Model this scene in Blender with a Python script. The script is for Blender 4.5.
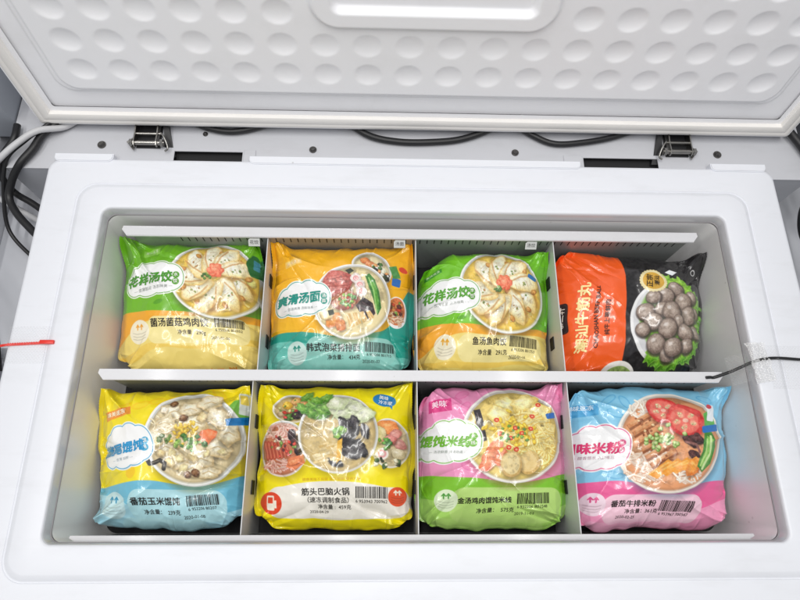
import bpy, bmesh, math, random
import numpy as np
from mathutils import Vector, Matrix

# ------------------------------------------------------------------ clean
for o in list(bpy.data.objects):
    bpy.data.objects.remove(o, do_unlink=True)
SC = bpy.context.scene
COL = SC.collection
R = math.radians

# ------------------------------------------------------------------ camera
cam_d = bpy.data.cameras.new('camera')
cam = bpy.data.objects.new('camera', cam_d)
COL.objects.link(cam)
cam.location = (-0.0513, -0.1795, 0.7581)
cam.matrix_world = (Matrix.Translation(cam.location) @ Matrix.Rotation(0.3385, 4, 'X')
                    @ Matrix.Rotation(-0.0305, 4, 'Y') @ Matrix.Rotation(0.009, 4, 'Z'))
cam_d.sensor_width = 36
cam_d.lens = 585.3 / 800 * 36
cam_d.clip_start = 0.02
cam_d.clip_end = 50
SC.camera = cam

# ------------------------------------------------------------------ light: shop ceiling
world = bpy.data.worlds.new('World')
SC.world = world
world.use_nodes = True
bg = world.node_tree.nodes['Background']
bg.inputs['Color'].default_value = (0.95, 0.97, 1.0, 1)
bg.inputs['Strength'].default_value = 0.27

def ceiling_tube(x, y, z, lx, ly, power, col=(1, 0.985, 0.96)):
    d = bpy.data.lights.new('ceiling_tube', 'AREA')
    d.shape = 'RECTANGLE'; d.size = lx; d.size_y = ly
    d.energy = power; d.color = col
    o = bpy.data.objects.new('ceiling_tube', d); COL.objects.link(o)
    o.location = (x, y, z)
    return o
ceiling_tube(-0.22, -0.24, 2.1, 0.10, 1.6, 14)
ceiling_tube(0.62, -0.24, 2.1, 0.10, 1.6, 13)
ceiling_tube(-1.15, -0.24, 2.1, 0.10, 1.6, 12)
SC.view_settings.view_transform = 'Standard'
SC.view_settings.look = 'None'
SC.view_settings.exposure = 0.27
SC.view_settings.gamma = 1.0

# ------------------------------------------------------------------ helpers
def lin(c):
    c = c / 255.0
    return c / 12.92 if c <= 0.04045 else ((c + 0.055) / 1.055) ** 2.4
def S(r, g, b):
    return (lin(r), lin(g), lin(b), 1.0)

def tag(o, label=None, cat=None, group=None, kind=None):
    if label: o['label'] = label
    if cat: o['category'] = cat
    if group: o['group'] = group
    if kind: o['kind'] = kind
    return o

def empty(name, loc=(0, 0, 0)):
    o = bpy.data.objects.new(name, None)
    o.empty_display_size = 0.02
    COL.objects.link(o); o.location = loc
    return o

def link(name, me, m, parent=None, smooth=None):
    o = bpy.data.objects.new(name, me)
    COL.objects.link(o)
    if m is not None and not me.materials: me.materials.append(m)
    if smooth is not None:
        me.polygons.foreach_set('use_smooth', [True] * len(me.polygons))
        me.set_sharp_from_angle(angle=R(smooth))
    if parent is not None:
        o.parent = parent
        o.matrix_parent_inverse = Matrix.Translation(-parent.location)
    return o

def mesh(name, V, F, m, parent=None, smooth=None):
    me = bpy.data.meshes.new(name)
    me.from_pydata([tuple(v) for v in V], [], F)
    me.update()
    return link(name, me, m, parent, smooth)

def from_bm(name, bm, m, parent=None, smooth=None):
    bmesh.ops.recalc_face_normals(bm, faces=bm.faces[:])
    me = bpy.data.meshes.new(name)
    bm.to_mesh(me); bm.free()
    return link(name, me, m, parent, smooth)

def bm_box(bm, x0, x1, y0, y1, z0, z1, rot=None, piv=None):
    r = bmesh.ops.create_cube(bm, size=1)
    vs = r['verts']
    for v in vs:
        v.co = Vector(((x0 + x1) / 2 + v.co.x * (x1 - x0), (y0 + y1) / 2 + v.co.y * (y1 - y0), (z0 + z1) / 2 + v.co.z * (z1 - z0)))
    if rot is not None:
        bmesh.ops.rotate(bm, verts=vs, cent=piv, matrix=rot)
    return vs

def box(name, x0, x1, y0, y1, z0, z1, m, parent=None, bev=0.0, seg=2):
    bm = bmesh.new()
    bm_box(bm, x0, x1, y0, y1, z0, z1)
    if bev:
        bmesh.ops.bevel(bm, geom=bm.edges[:], offset=bev, segments=seg, affect='EDGES', profile=0.5)
    return from_bm(name, bm, m, parent, 35 if bev else None)

def bm_cyl(bm, p0, p1, r0, r1=None, n=16, caps=True):
    r1 = r0 if r1 is None else r1
    p0, p1 = Vector(p0), Vector(p1)
    d = p1 - p0
    rr = bmesh.ops.create_cone(bm, segments=n, radius1=r0, radius2=r1, depth=d.length, cap_ends=caps)
    q = Vector((0, 0, 1)).rotation_difference(d.normalized()).to_matrix().to_4x4()
    bmesh.ops.transform(bm, verts=rr['verts'], matrix=Matrix.Translation((p0 + p1) / 2) @ q)
    return rr['verts']

def spline(pts, k=8):
    P = [Vector(p) for p in pts]
    P = [P[0] * 2 - P[1]] + P + [P[-1] * 2 - P[-2]]
    out = []
    for i in range(1, len(P) - 2):
        a, b, c, d = P[i - 1:i + 3]
        for j in range(k):
            t = j / k
            out.append(0.5 * ((2 * b) + (c - a) * t + (2 * a - 5 * b + 4 * c - d) * t * t + (3 * b - a - 3 * c + d) * t ** 3))
    out.append(P[-2])
    return out

def tube(name, pts, r, m, parent=None, n=10, k=8):
    P = spline(pts, k)
    V, F = [], []
    up = Vector((0, 0, 1))
    for i, p in enumerate(P):
        t = (P[min(i + 1, len(P) - 1)] - P[max(i - 1, 0)]).normalized()
        s = t.cross(up)
        if s.length < 1e-3: s = t.cross(Vector((0, 1, 0)))
        s.normalize(); q = s.cross(t)
        for j in range(n):
            a = 2 * math.pi * j / n
            V.append(p + s * (r * math.cos(a)) + q * (r * math.sin(a)))
    for i in range(len(P) - 1):
        for j in range(n):
            F.append((i * n + j, i * n + (j + 1) % n, (i + 1) * n + (j + 1) % n, (i + 1) * n + j))
    F.append(tuple(range(n))[::-1]); F.append(tuple((len(P) - 1) * n + j for j in range(n)))
    return mesh(name, V, F, m, parent, 60)

def rring(x0, x1, y0, y1, r, z, n=10):
    pts = []
    for cx, cy, a0 in ((x1 - r, y1 - r, 0), (x0 + r, y1 - r, 90), (x0 + r, y0 + r, 180), (x1 - r, y0 + r, 270)):
        for i in range(n + 1):
            a = R(a0 + 90 * i / n)
            pts.append((cx + r * math.cos(a), cy + r * math.sin(a), z))
    return pts

def loft(name, rings, m, parent=None, cap=False, smooth=40):
    V, F = [], []
    n = len(rings[0])
    for rg in rings: V += rg
    for i in range(len(rings) - 1):
        for j in range(n):
            F.append((i * n + j, i * n + (j + 1) % n, (i + 1) * n + (j + 1) % n, (i + 1) * n + j))
    if cap: F.append(tuple((len(rings) - 1) * n + j for j in range(n)))
    return mesh(name, V, F, m, parent, smooth)

# ------------------------------------------------------------------ materials
def mat(name, col, rough=0.4, metal=0.0, spec=0.5, bump=0.0, bscale=400, var=0.0, vscale=8, coat=0.0, coat_r=0.1, rough_var=0.0):
    m = bpy.data.materials.new(name); m.use_nodes = True
    nt = m.node_tree; b = nt.nodes['Principled BSDF']
    b.inputs['Base Color'].default_value = col
    b.inputs['Roughness'].default_value = rough
    b.inputs['Metallic'].default_value = metal
    b.inputs['Specular IOR Level'].default_value = spec
    b.inputs['Coat Weight'].default_value = coat
    b.inputs['Coat Roughness'].default_value = coat_r
    tc = nt.nodes.new('ShaderNodeTexCoord')
    if var or rough_var:
        n = nt.nodes.new('ShaderNodeTexNoise'); n.inputs['Scale'].default_value = vscale; n.inputs['Detail'].default_value = 6
        nt.links.new(tc.outputs['Object'], n.inputs['Vector'])
        if var:
            mp = nt.nodes.new('ShaderNodeMapRange')
            mp.inputs['From Min'].default_value = 0.3; mp.inputs['From Max'].default_value = 0.7
            mp.inputs['To Min'].default_value = 1 - var; mp.inputs['To Max'].default_value = 1 + var * 0.3
            nt.links.new(n.outputs['Fac'], mp.inputs['Value'])
            mx = nt.nodes.new('ShaderNodeVectorMath'); mx.operation = 'SCALE'
            mx.inputs[0].default_value = col[:3]
            nt.links.new(mp.outputs['Result'], mx.inputs['Scale'])
            nt.links.new(mx.outputs['Vector'], b.inputs['Base Color'])
        if rough_var:
            mr = nt.nodes.new('ShaderNodeMapRange')
            mr.inputs['From Min'].default_value = 0.3; mr.inputs['From Max'].default_value = 0.7
            mr.inputs['To Min'].default_value = rough - rough_var; mr.inputs['To Max'].default_value = rough + rough_var
            nt.links.new(n.outputs['Fac'], mr.inputs['Value'])
            nt.links.new(mr.outputs['Result'], b.inputs['Roughness'])
    if bump:
        n2 = nt.nodes.new('ShaderNodeTexNoise'); n2.inputs['Scale'].default_value = bscale; n2.inputs['Detail'].default_value = 3
        nt.links.new(tc.outputs['Object'], n2.inputs['Vector'])
        bp = nt.nodes.new('ShaderNodeBump'); bp.inputs['Strength'].default_value = bump; bp.inputs['Distance'].default_value = 0.001
        nt.links.new(n2.outputs['Fac'], bp.inputs['Height'])
        nt.links.new(bp.outputs['Normal'], b.inputs['Normal'])
    return m

M_RIM = mat('rim_plastic', S(229, 231, 238), 0.42, bump=0.03, bscale=900, var=0.015, vscale=5, rough_var=0.06)
M_LIP = mat('lip_plastic', S(198, 199, 203), 0.25, coat=0.5, var=0.03, vscale=14)
M_LID = mat('lid_plastic', S(236, 235, 237), 0.45, bump=0.04, bscale=700, var=0.015, vscale=6)
M_GASK = mat('gasket_rubber', S(236, 233, 229), 0.5, var=0.03, vscale=20)
M_LINER = mat('liner_metal', S(224, 223, 223), 0.42, metal=0.0, spec=0.5, bump=0.05, bscale=60, coat=0.5, coat_r=0.2, var=0.02, vscale=10, rough_var=0.05)
M_DARK = mat('dark_gap', S(26, 26, 28), 0.7)
M_GROOVE = mat('groove', S(96, 92, 90), 0.7)
M_SEAM = mat('seam_rubber', S(150, 147, 150), 0.6)
M_DECK = mat('deck_sheet', S(186, 187, 193), 0.5, var=0.10, vscale=9, bump=0.04, bscale=300)
M_STEEL = mat('steel', S(158, 156, 152), 0.3, metal=1.0, var=0.15, vscale=60)
M_SCREW = mat('screw_steel', S(110, 108, 106), 0.3, metal=1.0, var=0.3, vscale=300)
M_BLKM = mat('black_metal', S(38, 38, 40), 0.45, var=0.2, vscale=40)
M_SHEET = mat('white_sheet', S(226, 226, 229), 0.33, var=0.02, vscale=12, coat=0.2)
M_PANELG = mat('cabinet_grey', S(186, 188, 194), 0.5, var=0.08, vscale=6)
M_PANELD = mat('cabinet_dark', S(104, 106, 112), 0.5, var=0.12, vscale=6)
M_POST = mat('cabinet_post_grey', S(160, 165, 174), 0.5, var=0.06, vscale=6)
M_SHEET_SHADE = mat('white_sheet_shaded', S(146, 149, 148), 0.28, var=0.03, vscale=12, coat=0.3)  # rail panels: sheet colour greyed to carry the shade inside the cells
M_CABLE = mat('black_cable', S(28, 28, 30), 0.45)
M_CABLEW = mat('white_cable', S(196, 196, 198), 0.45)
M_RED = mat('red_nylon', S(226, 52, 42), 0.35)
M_BLACKTXT = mat('black_ink', S(30, 26, 24), 0.3)
M_TAG = mat('tag_paper', S(206, 208, 206), 0.6)
M_CONN = mat('connector_green', S(96, 150, 70), 0.5)

def tape_material(k1, k0, name):
    m = bpy.data.materials.new(name); m.use_nodes = True
    nt = m.node_tree; nt.nodes.remove(nt.nodes['Principled BSDF'])
    out = nt.nodes['Material Output']
    tr = nt.nodes.new('ShaderNodeBsdfTransparent'); tr.inputs['Color'].default_value = (0.985, 0.985, 0.985, 1)
    pb = nt.nodes.new('ShaderNodeBsdfPrincipled')
    pb.inputs['Base Color'].default_value = (0.88, 0.88, 0.88, 1); pb.inputs['Roughness'].default_value = 0.12
    tc = nt.nodes.new('ShaderNodeTexCoord')
    br = nt.nodes.new('ShaderNodeTexBrick')
    br.offset = 0.5
    br.inputs['Scale'].default_value = 1.0
    br.inputs['Brick Width'].default_value = 0.0042; br.inputs['Row Height'].default_value = 0.0022
    br.inputs['Mortar Size'].default_value = 0.0007
    br.inputs['Color1'].default_value = (1, 1, 1, 1); br.inputs['Color2'].default_value = (0.6, 0.6, 0.6, 1); br.inputs['Mortar'].default_value = (0, 0, 0, 1)
    nt.links.new(tc.outputs['UV'], br.inputs['Vector'])
    no = nt.nodes.new('ShaderNodeTexNoise'); no.inputs['Scale'].default_value = 90
    nt.links.new(tc.outputs['UV'], no.inputs['Vector'])
    mu = nt.nodes.new('ShaderNodeMath'); mu.operation = 'MULTIPLY'
    nt.links.new(br.outputs['Color'], mu.inputs[0]); nt.links.new(no.outputs['Fac'], mu.inputs[1])
    ma = nt.nodes.new('ShaderNodeMath'); ma.operation = 'MULTIPLY_ADD'; ma.inputs[1].default_value = k1; ma.inputs[2].default_value = k0
    nt.links.new(mu.outputs[0], ma.inputs[0])
    bp = nt.nodes.new('ShaderNodeBump'); bp.inputs['Strength'].default_value = 0.4; bp.inputs['Distance'].default_value = 0.0004
    nt.links.new(br.outputs['Color'], bp.inputs['Height']); nt.links.new(bp.outputs['Normal'], pb.inputs['Normal'])
    mx = nt.nodes.new('ShaderNodeMixShader')
    nt.links.new(ma.outputs[0], mx.inputs[0]); nt.links.new(tr.outputs[0], mx.inputs[1]); nt.links.new(pb.outputs[0], mx.inputs[2])
    nt.links.new(mx.outputs[0], out.inputs['Surface'])
    return m
M_TAPE = tape_material(0.30, 0.03, 'clear_tape')
M_TAPE2 = tape_material(1.0, 0.34, 'crinkled_tape')

def add_wear(m, col, dark, specks=0.7, scale=55.0):
    nt = m.node_tree; b = nt.nodes['Principled BSDF']
    tc = nt.nodes.new('ShaderNodeTexCoord')
    v = nt.nodes.new('ShaderNodeTexVoronoi'); v.inputs['Scale'].default_value = scale
    nt.links.new(tc.outputs['Object'], v.inputs['Vector'])
    lt = nt.nodes.new('ShaderNodeMapRange'); lt.inputs['From Min'].default_value = 0.05; lt.inputs['From Max'].default_value = 0.09
    lt.inputs['To Min'].default_value = 1; lt.inputs['To Max'].default_value = 0
    nt.links.new(v.outputs['Distance'], lt.inputs['Value'])
    wn = nt.nodes.new('ShaderNodeSeparateColor'); nt.links.new(v.outputs['Color'], wn.inputs['Color'])
    gt_ = nt.nodes.new('ShaderNodeMath'); gt_.operation = 'GREATER_THAN'; gt_.inputs[1].default_value = 0.93
    nt.links.new(wn.outputs[0], gt_.inputs[0])
    mu = nt.nodes.new('ShaderNodeMath'); mu.operation = 'MULTIPLY'
    nt.links.new(lt.outputs['Result'], mu.inputs[0]); nt.links.new(gt_.outputs[0], mu.inputs[1])
    # faint smears stretched one way
    mp = nt.nodes.new('ShaderNodeMapping'); mp.inputs['Scale'].default_value = (3, 11, 3); mp.inputs['Rotation'].default_value = (0, 0, 0.4)
    nt.links.new(tc.outputs['Object'], mp.inputs['Vector'])
    n = nt.nodes.new('ShaderNodeTexNoise'); n.inputs['Scale'].default_value = 3.0; n.inputs['Detail'].default_value = 8; n.inputs['Roughness'].default_value = 0.65
    nt.links.new(mp.outputs['Vector'], n.inputs['Vector'])
    mr = nt.nodes.new('ShaderNodeMapRange'); mr.inputs['From Min'].default_value = 0.52; mr.inputs['From Max'].default_value = 0.75; mr.inputs['To Max'].default_value = 0.10
    nt.links.new(n.outputs['Fac'], mr.inputs['Value'])
    ad = nt.nodes.new('ShaderNodeMath'); ad.operation = 'MULTIPLY_ADD'; ad.inputs[1].default_value = specks; ad.use_clamp = True
    nt.links.new(mu.outputs[0], ad.inputs[0]); nt.links.new(mr.outputs['Result'], ad.inputs[2])
    mx = nt.nodes.new('ShaderNodeMix'); mx.data_type = 'RGBA'
    mx.inputs[6].default_value = col; mx.inputs[7].default_value = dark
    nt.links.new(ad.outputs[0], mx.inputs[0])
    nt.links.new(mx.outputs[2], b.inputs['Base Color'])
add_wear(M_RIM, S(227, 229, 235), S(150, 146, 140), 0.5, 38)
add_wear(M_LID, S(246, 246, 249), S(172, 166, 160), 0.25, 26)
add_wear(M_SHEET, S(215, 215, 218), S(140, 136, 130), 0.5, 60)
add_wear(M_LINER, S(228, 227, 227), S(160, 158, 156), 0.3, 40)
add_wear(M_DECK, S(194, 195, 200), S(110, 106, 100), 0.7, 50)

# ================================================================== STRUCTURE: cabinet round the freezer
def struct(o):
    o['kind'] = 'structure'; return o
struct(box('cabinet_base', -0.95, 0.95, -0.6, 0.75, -0.56, -0.502, M_PANELD))
struct(box('cabinet_wall_left', -0.80, -0.664, -0.6, 0.75, -0.50, -0.06, M_PANELG, bev=0.004))
struct(box('cabinet_wall_right', 0.680, 0.82, -0.6, 0.75, -0.50, -0.04, M_PANELD, bev=0.004))
struct(box('cabinet_ledge', -0.6635, -0.5600, 0.045, 0.519, -0.20, -0.115, M_PANELG, bev=0.003))
struct(box('cabinet_ledge', 0.5600, 0.6795, -0.2, 0.519, -0.20, -0.115, M_PANELG, bev=0.003))
struct(box('cabinet_post', -0.80, -0.612, 0.372, 0.518, -0.05, 0.055, M_POST, bev=0.003))
struct(box('cabinet_wall_rear', -0.95, 0.95, 0.52, 0.75, -0.50, -0.02, M_PANELD, bev=0.004))

# ================================================================== FREEZER
A, B = 0.45, 0.2217
fz = empty('chest_freezer', (0, 0, -0.5))
tag(fz, 'white chest freezer with open dimpled lid and eight-cell basket of frozen food', 'freezer')

OX, OYF, OYB = 0.5425, -0.315, 0.3056
def outer(d, r, z): return rring(-OX + d, OX - d, OYF + d, OYB - d, r, z)
def openr(d, r, z): return rring(-A - d, A + d, -B - d, B + d, r, z)
loft('body', [outer(0.014, 0.02, -0.5), outer(0.014, 0.02, -0.034)], M_RIM, fz)
rim = loft('top_rim', [
    outer(0.013, 0.012, -0.034), outer(0.0, 0.020, -0.034), outer(0.0, 0.020, -0.007), outer(0.0006, 0.0195, -0.0035),
    outer(0.0024, 0.019, -0.0010), outer(0.006, 0.018, 0.0),
    openr(0.0420, 0.028, 0.0), openr(0.0412, 0.0275, -0.0012), openr(0.0400, 0.027, -0.0012), openr(0.0390, 0.0265, -0.0002), openr(0.0335, 0.0222, 0.0030), openr(0.0318, 0.021, 0.0035),
    openr(0.0034, 0.0150, 0.0035), openr(0.0014, 0.0134, 0.0030), openr(0.0003, 0.0125, 0.0016), openr(0.0, 0.0122, -0.0006)], M_RIM, fz, smooth=50)
loft('lip_trim', [openr(0.0, 0.0122, -0.0006), openr(-0.0005, 0.012, -0.0016), openr(-0.0008, 0.012, -0.0150), openr(0.0006, 0.012, -0.0160)], M_LIP, fz, smooth=50)
loft('seam', [openr(-0.0004, 0.012, -0.0146), openr(-0.0016, 0.012, -0.0155), openr(-0.0016, 0.012, -0.0170), openr(-0.0004, 0.013, -0.0182)], M_SEAM, fz)
loft('liner', [openr(-0.0012, 0.014, -0.0176), openr(-0.0015, 0.016, -0.022), openr(-0.003, 0.02, -0.14),
               openr(-0.006, 0.02, -0.150)], M_LINER, fz, cap=False)
mesh('gap_shade_floor', openr(-0.006, 0.02, -0.1495), [tuple(range(44))], M_DARK, fz)  # raised floor, coloured near-black to stand in for shade in the deep gaps

# rear tabs: low lips on the back edge of the rim
def tab(x0, x1, rl, rr):
    yb, yf = 0.3115, 0.2985
    pts = [(x0 + (0.004 if rl else 0), yb), (x1 - (0.004 if rr else 0), yb)]
    def arc(cx, cy, r, a0, a1):
        return [(cx + r * math.cos(R(a0 + (a1 - a0) * i / 6)), cy + r * math.sin(R(a0 + (a1 - a0) * i / 6))) for i in range(7)]
    r = 0.008
    out = arc(x1 - r, yf + r, r, 0, -90) + arc(x0 + r, yf + r, r, -90, -180) + [(x0, yb), (x1, yb)]
    bm = bmesh.new()
    vs = [bm.verts.new((a, b, 0.0024)) for a, b in out]
    f = bm.faces.new(vs)
    ex = bmesh.ops.extrude_face_region(bm, geom=[f])
    for v in ex['geom']:
        if isinstance(v, bmesh.types.BMVert): v.co.z = -0.012
    bmesh.ops.bevel(bm, geom=[e for e in bm.edges if all(abs(v.co.z - 0.0024) < 1e-6 for v in e.verts)], offset=0.0012, segments=2, affect='EDGES')
    return from_bm('rear_tab', bm, M_RIM, rim, 40)
tab(-0.534, -0.449, 1, 1); tab(-0.250, 0.246, 1, 1); tab(0.446, 0.531, 1, 1)

# rear deck: sheet with two open slots
ZD = -0.010
xs = [-0.610, -0.366, -0.264, 0.256, 0.372, 0.605]
ys = [0.2925, 0.3085, 0.3258, 0.60]
bm = bmesh.new()
for i in range(5):
    for j in range(3):
        if j == 1 and i in (1, 3): continue
        vs = [bm.verts.new((x, y, ZD)) for x, y in ((xs[i], ys[j]), (xs[i + 1], ys[j]), (xs[i + 1], ys[j + 1]), (xs[i], ys[j + 1]))]
        bm.faces.new(vs)
bmesh.ops.remove_doubles(bm, verts=bm.verts[:], dist=1e-5)
ex = bmesh.ops.extrude_face_region(bm, geom=bm.faces[:])
for v in ex['geom']:
    if isinstance(v, bmesh.types.BMVert): v.co.z -= 0.0015
deck = from_bm('rear_deck', bm, M_DECK, fz)
for x0, x1 in ((-0.366, -0.264), (0.256, 0.372)):
    box('slot_well', x0 - 0.01, x1 + 0.01, 0.300, 0.335, -0.06, -0.02, M_DARK, deck)
# thin raised seam plates along the deck beside the slots
box('deck_plate', -0.262, -0.244, 0.306, 0.3285, ZD + 0.0002, ZD + 0.0016, M_DECK, deck, 0.0006, 1)
box('deck_plate', 0.225, 0.254, 0.306, 0.3285, ZD + 0.0002, ZD + 0.0016, M_DECK, deck, 0.0006, 1)
box('deck_front_apron', -0.610, 0.605, 0.2935, 0.3000, -0.15, ZD - 0.0016, M_PANELG, deck)
def screw(x, y, s=1.0):
    bm = bmesh.new()
    bm_cyl(bm, (x, y, ZD), (x, y, ZD + 0.0016), 0.0062 * s, n=18)
    bm_cyl(bm, (x, y, ZD + 0.0016), (x, y, ZD + 0.0046), 0.0042 * s, 0.0030 * s, n=14)
    o = from_bm('screw', bm, M_SCREW, deck, 40)
    c = bmesh.new()
    bm_box(c, x - 0.0028, x + 0.0028, y - 0.0005, y + 0.0005, ZD + 0.004, ZD + 0.00475)
    bm_box(c, x - 0.0005, x + 0.0005, y - 0.0028, y + 0.0028, ZD + 0.004, ZD + 0.00476)
    from_bm('screw_slot', c, M_DARK, o) if False else c.free()
for x, y, s in ((-0.4752, 0.3341, 1), (-0.1585, 0.3315, 0.9), (0.1509, 0.3322, 0.9), (0.4674, 0.3347, 1), (-0.323, 0.356, 0.6)):
    screw(x, y, s)

# hinges
def hinge(cx, flip):
    s = -1 if flip else 1
    h = empty('hinge', (cx, 0.345, ZD))
    h.parent = fz; h.matrix_parent_inverse = Matrix.Translation(-fz.location)
    bm = bmesh.new()   # black base bracket
    bm_box(bm, cx - 0.0175, cx + 0.0175, 0.329, 0.372, ZD + 0.0004, ZD + 0.0024)
    a_ = [bm.verts.new((cx + s * x, y, z)) for x, y, z in ((0.021, 0.372, ZD + 0.012), (0.026, 0.372, ZD + 0.012), (0.040, 0.318, ZD - 0.004), (0.024, 0.318, ZD - 0.004))]
    b_ = [bm.verts.new(v.co + Vector((0, 0, -0.010))) for v in a_]
    bm.faces.new(a_); bm.faces.new(b_[::-1])
    for i in range(4): bm.faces.new((a_[i], a_[(i + 1) % 4], b_[(i + 1) % 4], b_[i]))
    from_bm('hinge_base', bm, M_BLKM, h)
    for dx in (-0.018, 0.015):
        bm = bmesh.new()
        x = cx + s * dx
        prof = [(0.336, ZD + 0.001), (0.3265, ZD + 0.008), (0.3275, ZD + 0.013), (0.332, ZD + 0.0155), (0.345, ZD + 0.0145), (0.356, ZD + 0.0155), (0.372, ZD + 0.0155), (0.372, ZD + 0.001)]
        n = len(prof)
        a = [bm.verts.new((x - 0.0009, y, z)) for y, z in prof]; b = [bm.verts.new((x + 0.0009, y, z)) for y, z in prof]
        bm.faces.new(a); bm.faces.new(b[::-1])
        for i in range(n):
            bm.faces.new((a[i], b[i], b[(i + 1) % n], a[(i + 1) % n]))
        from_bm('hinge_plate', bm, M_STEEL, h)
    bm = bmesh.new()   # pointed side flange
    pts = [(cx - s * 0.0195, 0.348), (cx - s * 0.032, 0.337), (cx - s * 0.0195, 0.322)]
    a = [bm.verts.new((x, y, ZD + 0.004)) for x, y in pts]; b = [bm.verts.new((x, y, ZD + 0.0055)) for x, y in pts]
    bm.faces.new(a); bm.faces.new(b)
    for i in range(3): bm.faces.new((a[i], a[(i + 1) % 3], b[(i + 1) % 3], b[i]))
    from_bm('hinge_flange', bm, M_STEEL, h)
    for y, z, r, e in ((0.333, ZD + 0.0095, 0.0036, 0.026), (0.3485, ZD + 0.0100, 0.0024, 0.0195)):
        bm = bmesh.new()
        bm_cyl(bm, (cx - e, y, z), (cx + e, y, z), r, n=14)
        if e > 0.022:
            for q in (-1, 1):
                bm_cyl(bm, (cx + q * 0.0245, y, z), (cx + q * 0.0205, y, z), 0.0060, n=6)
        from_bm('hinge_pin', bm, M_STEEL, h, 40)
    tube('hinge_spring', [(cx + s * 0.021, 0.347, ZD + 0.015), (cx + s * 0.027, 0.338, ZD + 0.013), (cx + s * 0.031, 0.326, ZD + 0.007), (cx + s * 0.028, 0.320, ZD + 0.008)], 0.0014, M_STEEL, h, 8, 6)
hinge(-0.405, False); hinge(0.403, True)

# ---- lid: open, leaning back
LEAN = R(7.0)
lo = Vector((0, 0.361, 0.0030))
lu = Vector((0, math.sin(LEAN), math.cos(LEAN)))
ln = Vector((0, -math.cos(LEAN), math.sin(LEAN)))      # towards the viewer
LX, LT = 0.570, 0.640
LCX = 0.006
def lidp(x, t, d): return lo + Vector((x + LCX, 0, 0)) + lu * t + ln * d
def srect(X, T, x0, x1, t0, t1, r):      # signed distance, rounded rectangle (negative inside)
    qx = np.abs(X - (x0 + x1) / 2) - (x1 - x0) / 2 + r
    qt = np.abs(T - (t0 + t1) / 2) - (t1 - t0) / 2 + r
    return np.hypot(np.maximum(qx, 0), np.maximum(qt, 0)) + np.minimum(np.maximum(qx, qt), 0) - r
def sstep(e0, e1, x):
    t = np.clip((x - e0) / (e1 - e0), 0, 1); return t * t * (3 - 2 * t)
gx = np.linspace(-0.5440, 0.5440, 530)
gt = np.concatenate([np.linspace(0.0262, 0.27, 150), np.linspace(0.272, LT - 0.0262, 110)])
X, T = np.meshgrid(gx, gt)
D = np.full_like(X, -0.0115)
s1 = srect(X, T, -0.5425, 0.5425, 0.0275, LT - 0.0275, 0.010)
D += 0.006 * sstep(0.0, -0.003, s1)                               # panel starts just inside the gasket
s2 = srect(X, T, -0.5095, 0.5095, 0.0640, LT - 0.0640, 0.022)
D += 0.0035 * sstep(0.0015, -0.0015, s2)
s3 = srect(X, T, -0.5005, 0.5005, 0.0720, LT - 0.0720, 0.024)
D += 0.006 * sstep(0.0015, -0.0025, s3)
dm = np.zeros_like(X)
for j in range(10):
    tc_ = 0.1085 + 0.0468 * j
    for k in range(18):
        xc = -0.4590 + 0.0543 * k
        if 2 <= j <= 4 and -0.170 < xc < 0.19: continue
        q = ((X - xc) / 0.0186) ** 2 + ((T - tc_) / 0.0172) ** 2
        dm = np.maximum(dm, np.clip(1 - q, 0, 1) ** 0.9)
D -= 0.0038 * dm * sstep(0, 0.12, dm + 0.06)
s4 = srect(X, T, -0.147, 0.153, 0.1840, 0.320, 0.034)
D += 0.0060 * sstep(0.0018, -0.0035, s4)
s5 = srect(X, T, -0.121, 0.127, 0.2060, 0.296, 0.012)
D -= 0.010 * sstep(0.0018, -0.006, s5)
nx, ntt = len(gx), len(gt)
P = np.zeros((ntt, nx, 3))
for a in range(3):
    P[..., a] = lo[a] + (X + LCX if a == 0 else 0) + lu[a] * T + ln[a] * D
def grid_faces(n, m, off=0):
    i = np.arange(n - 1)[:, None] * m + np.arange(m - 1)[None, :] + off
    return np.stack([i, i + 1, i + 1 + m, i + m], -1).reshape(-1, 4)
def np_mesh(name, V, F, m, parent=None, smooth=True, colors=None, sharp=None):
    me = bpy.data.meshes.new(name)
    V = np.ascontiguousarray(V, np.float32); F = np.ascontiguousarray(F, np.int32)
    me.vertices.add(len(V)); me.vertices.foreach_set('co', V.ravel())
    me.loops.add(F.size); me.loops.foreach_set('vertex_index', F.ravel())
    me.polygons.add(len(F)); me.polygons.foreach_set('loop_start', np.arange(len(F), dtype=np.int32) * 4)
    me.update(calc_edges=True)
    if smooth: me.polygons.foreach_set('use_smooth', np.ones(len(F), bool))
    if colors is not None:
        at = me.attributes.new('print', 'FLOAT_COLOR', 'POINT')
        c4 = np.ones((len(V), 4), np.float32); c4[:, :3] = colors
        at.data.foreach_set('color', c4.ravel())
    return link(name, me, m, parent)
lid = np_mesh('lid', P.reshape(-1, 3), grid_faces(ntt, nx), M_LID, fz)
def lid_ring(d_in, r, dep, n=8):
    return [tuple(lidp(x, t, dep)) for x, t, _ in rring(-LX + d_in, LX - d_in, d_in, LT - d_in, r, 0, n)]
# shell of the lid behind and around the panel, with the outer white lip
loft('lid_shell', [lid_ring(0.006, 0.004, -0.075), lid_ring(0.0, 0.006, -0.068), lid_ring(0.0, 0.006, -0.002), lid_ring(0.0008, 0.006, 0.0006),
                   lid_ring(0.0030, 0.005, 0.0008), lid_ring(0.0036, 0.005, -0.002), lid_ring(0.034, 0.004, -0.002)], M_LID, lid, smooth=45)
back = lid_ring(0.006, 0.004, -0.075)
mesh('lid_back', back, [tuple(range(len(back)))], M_LID, lid)
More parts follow.
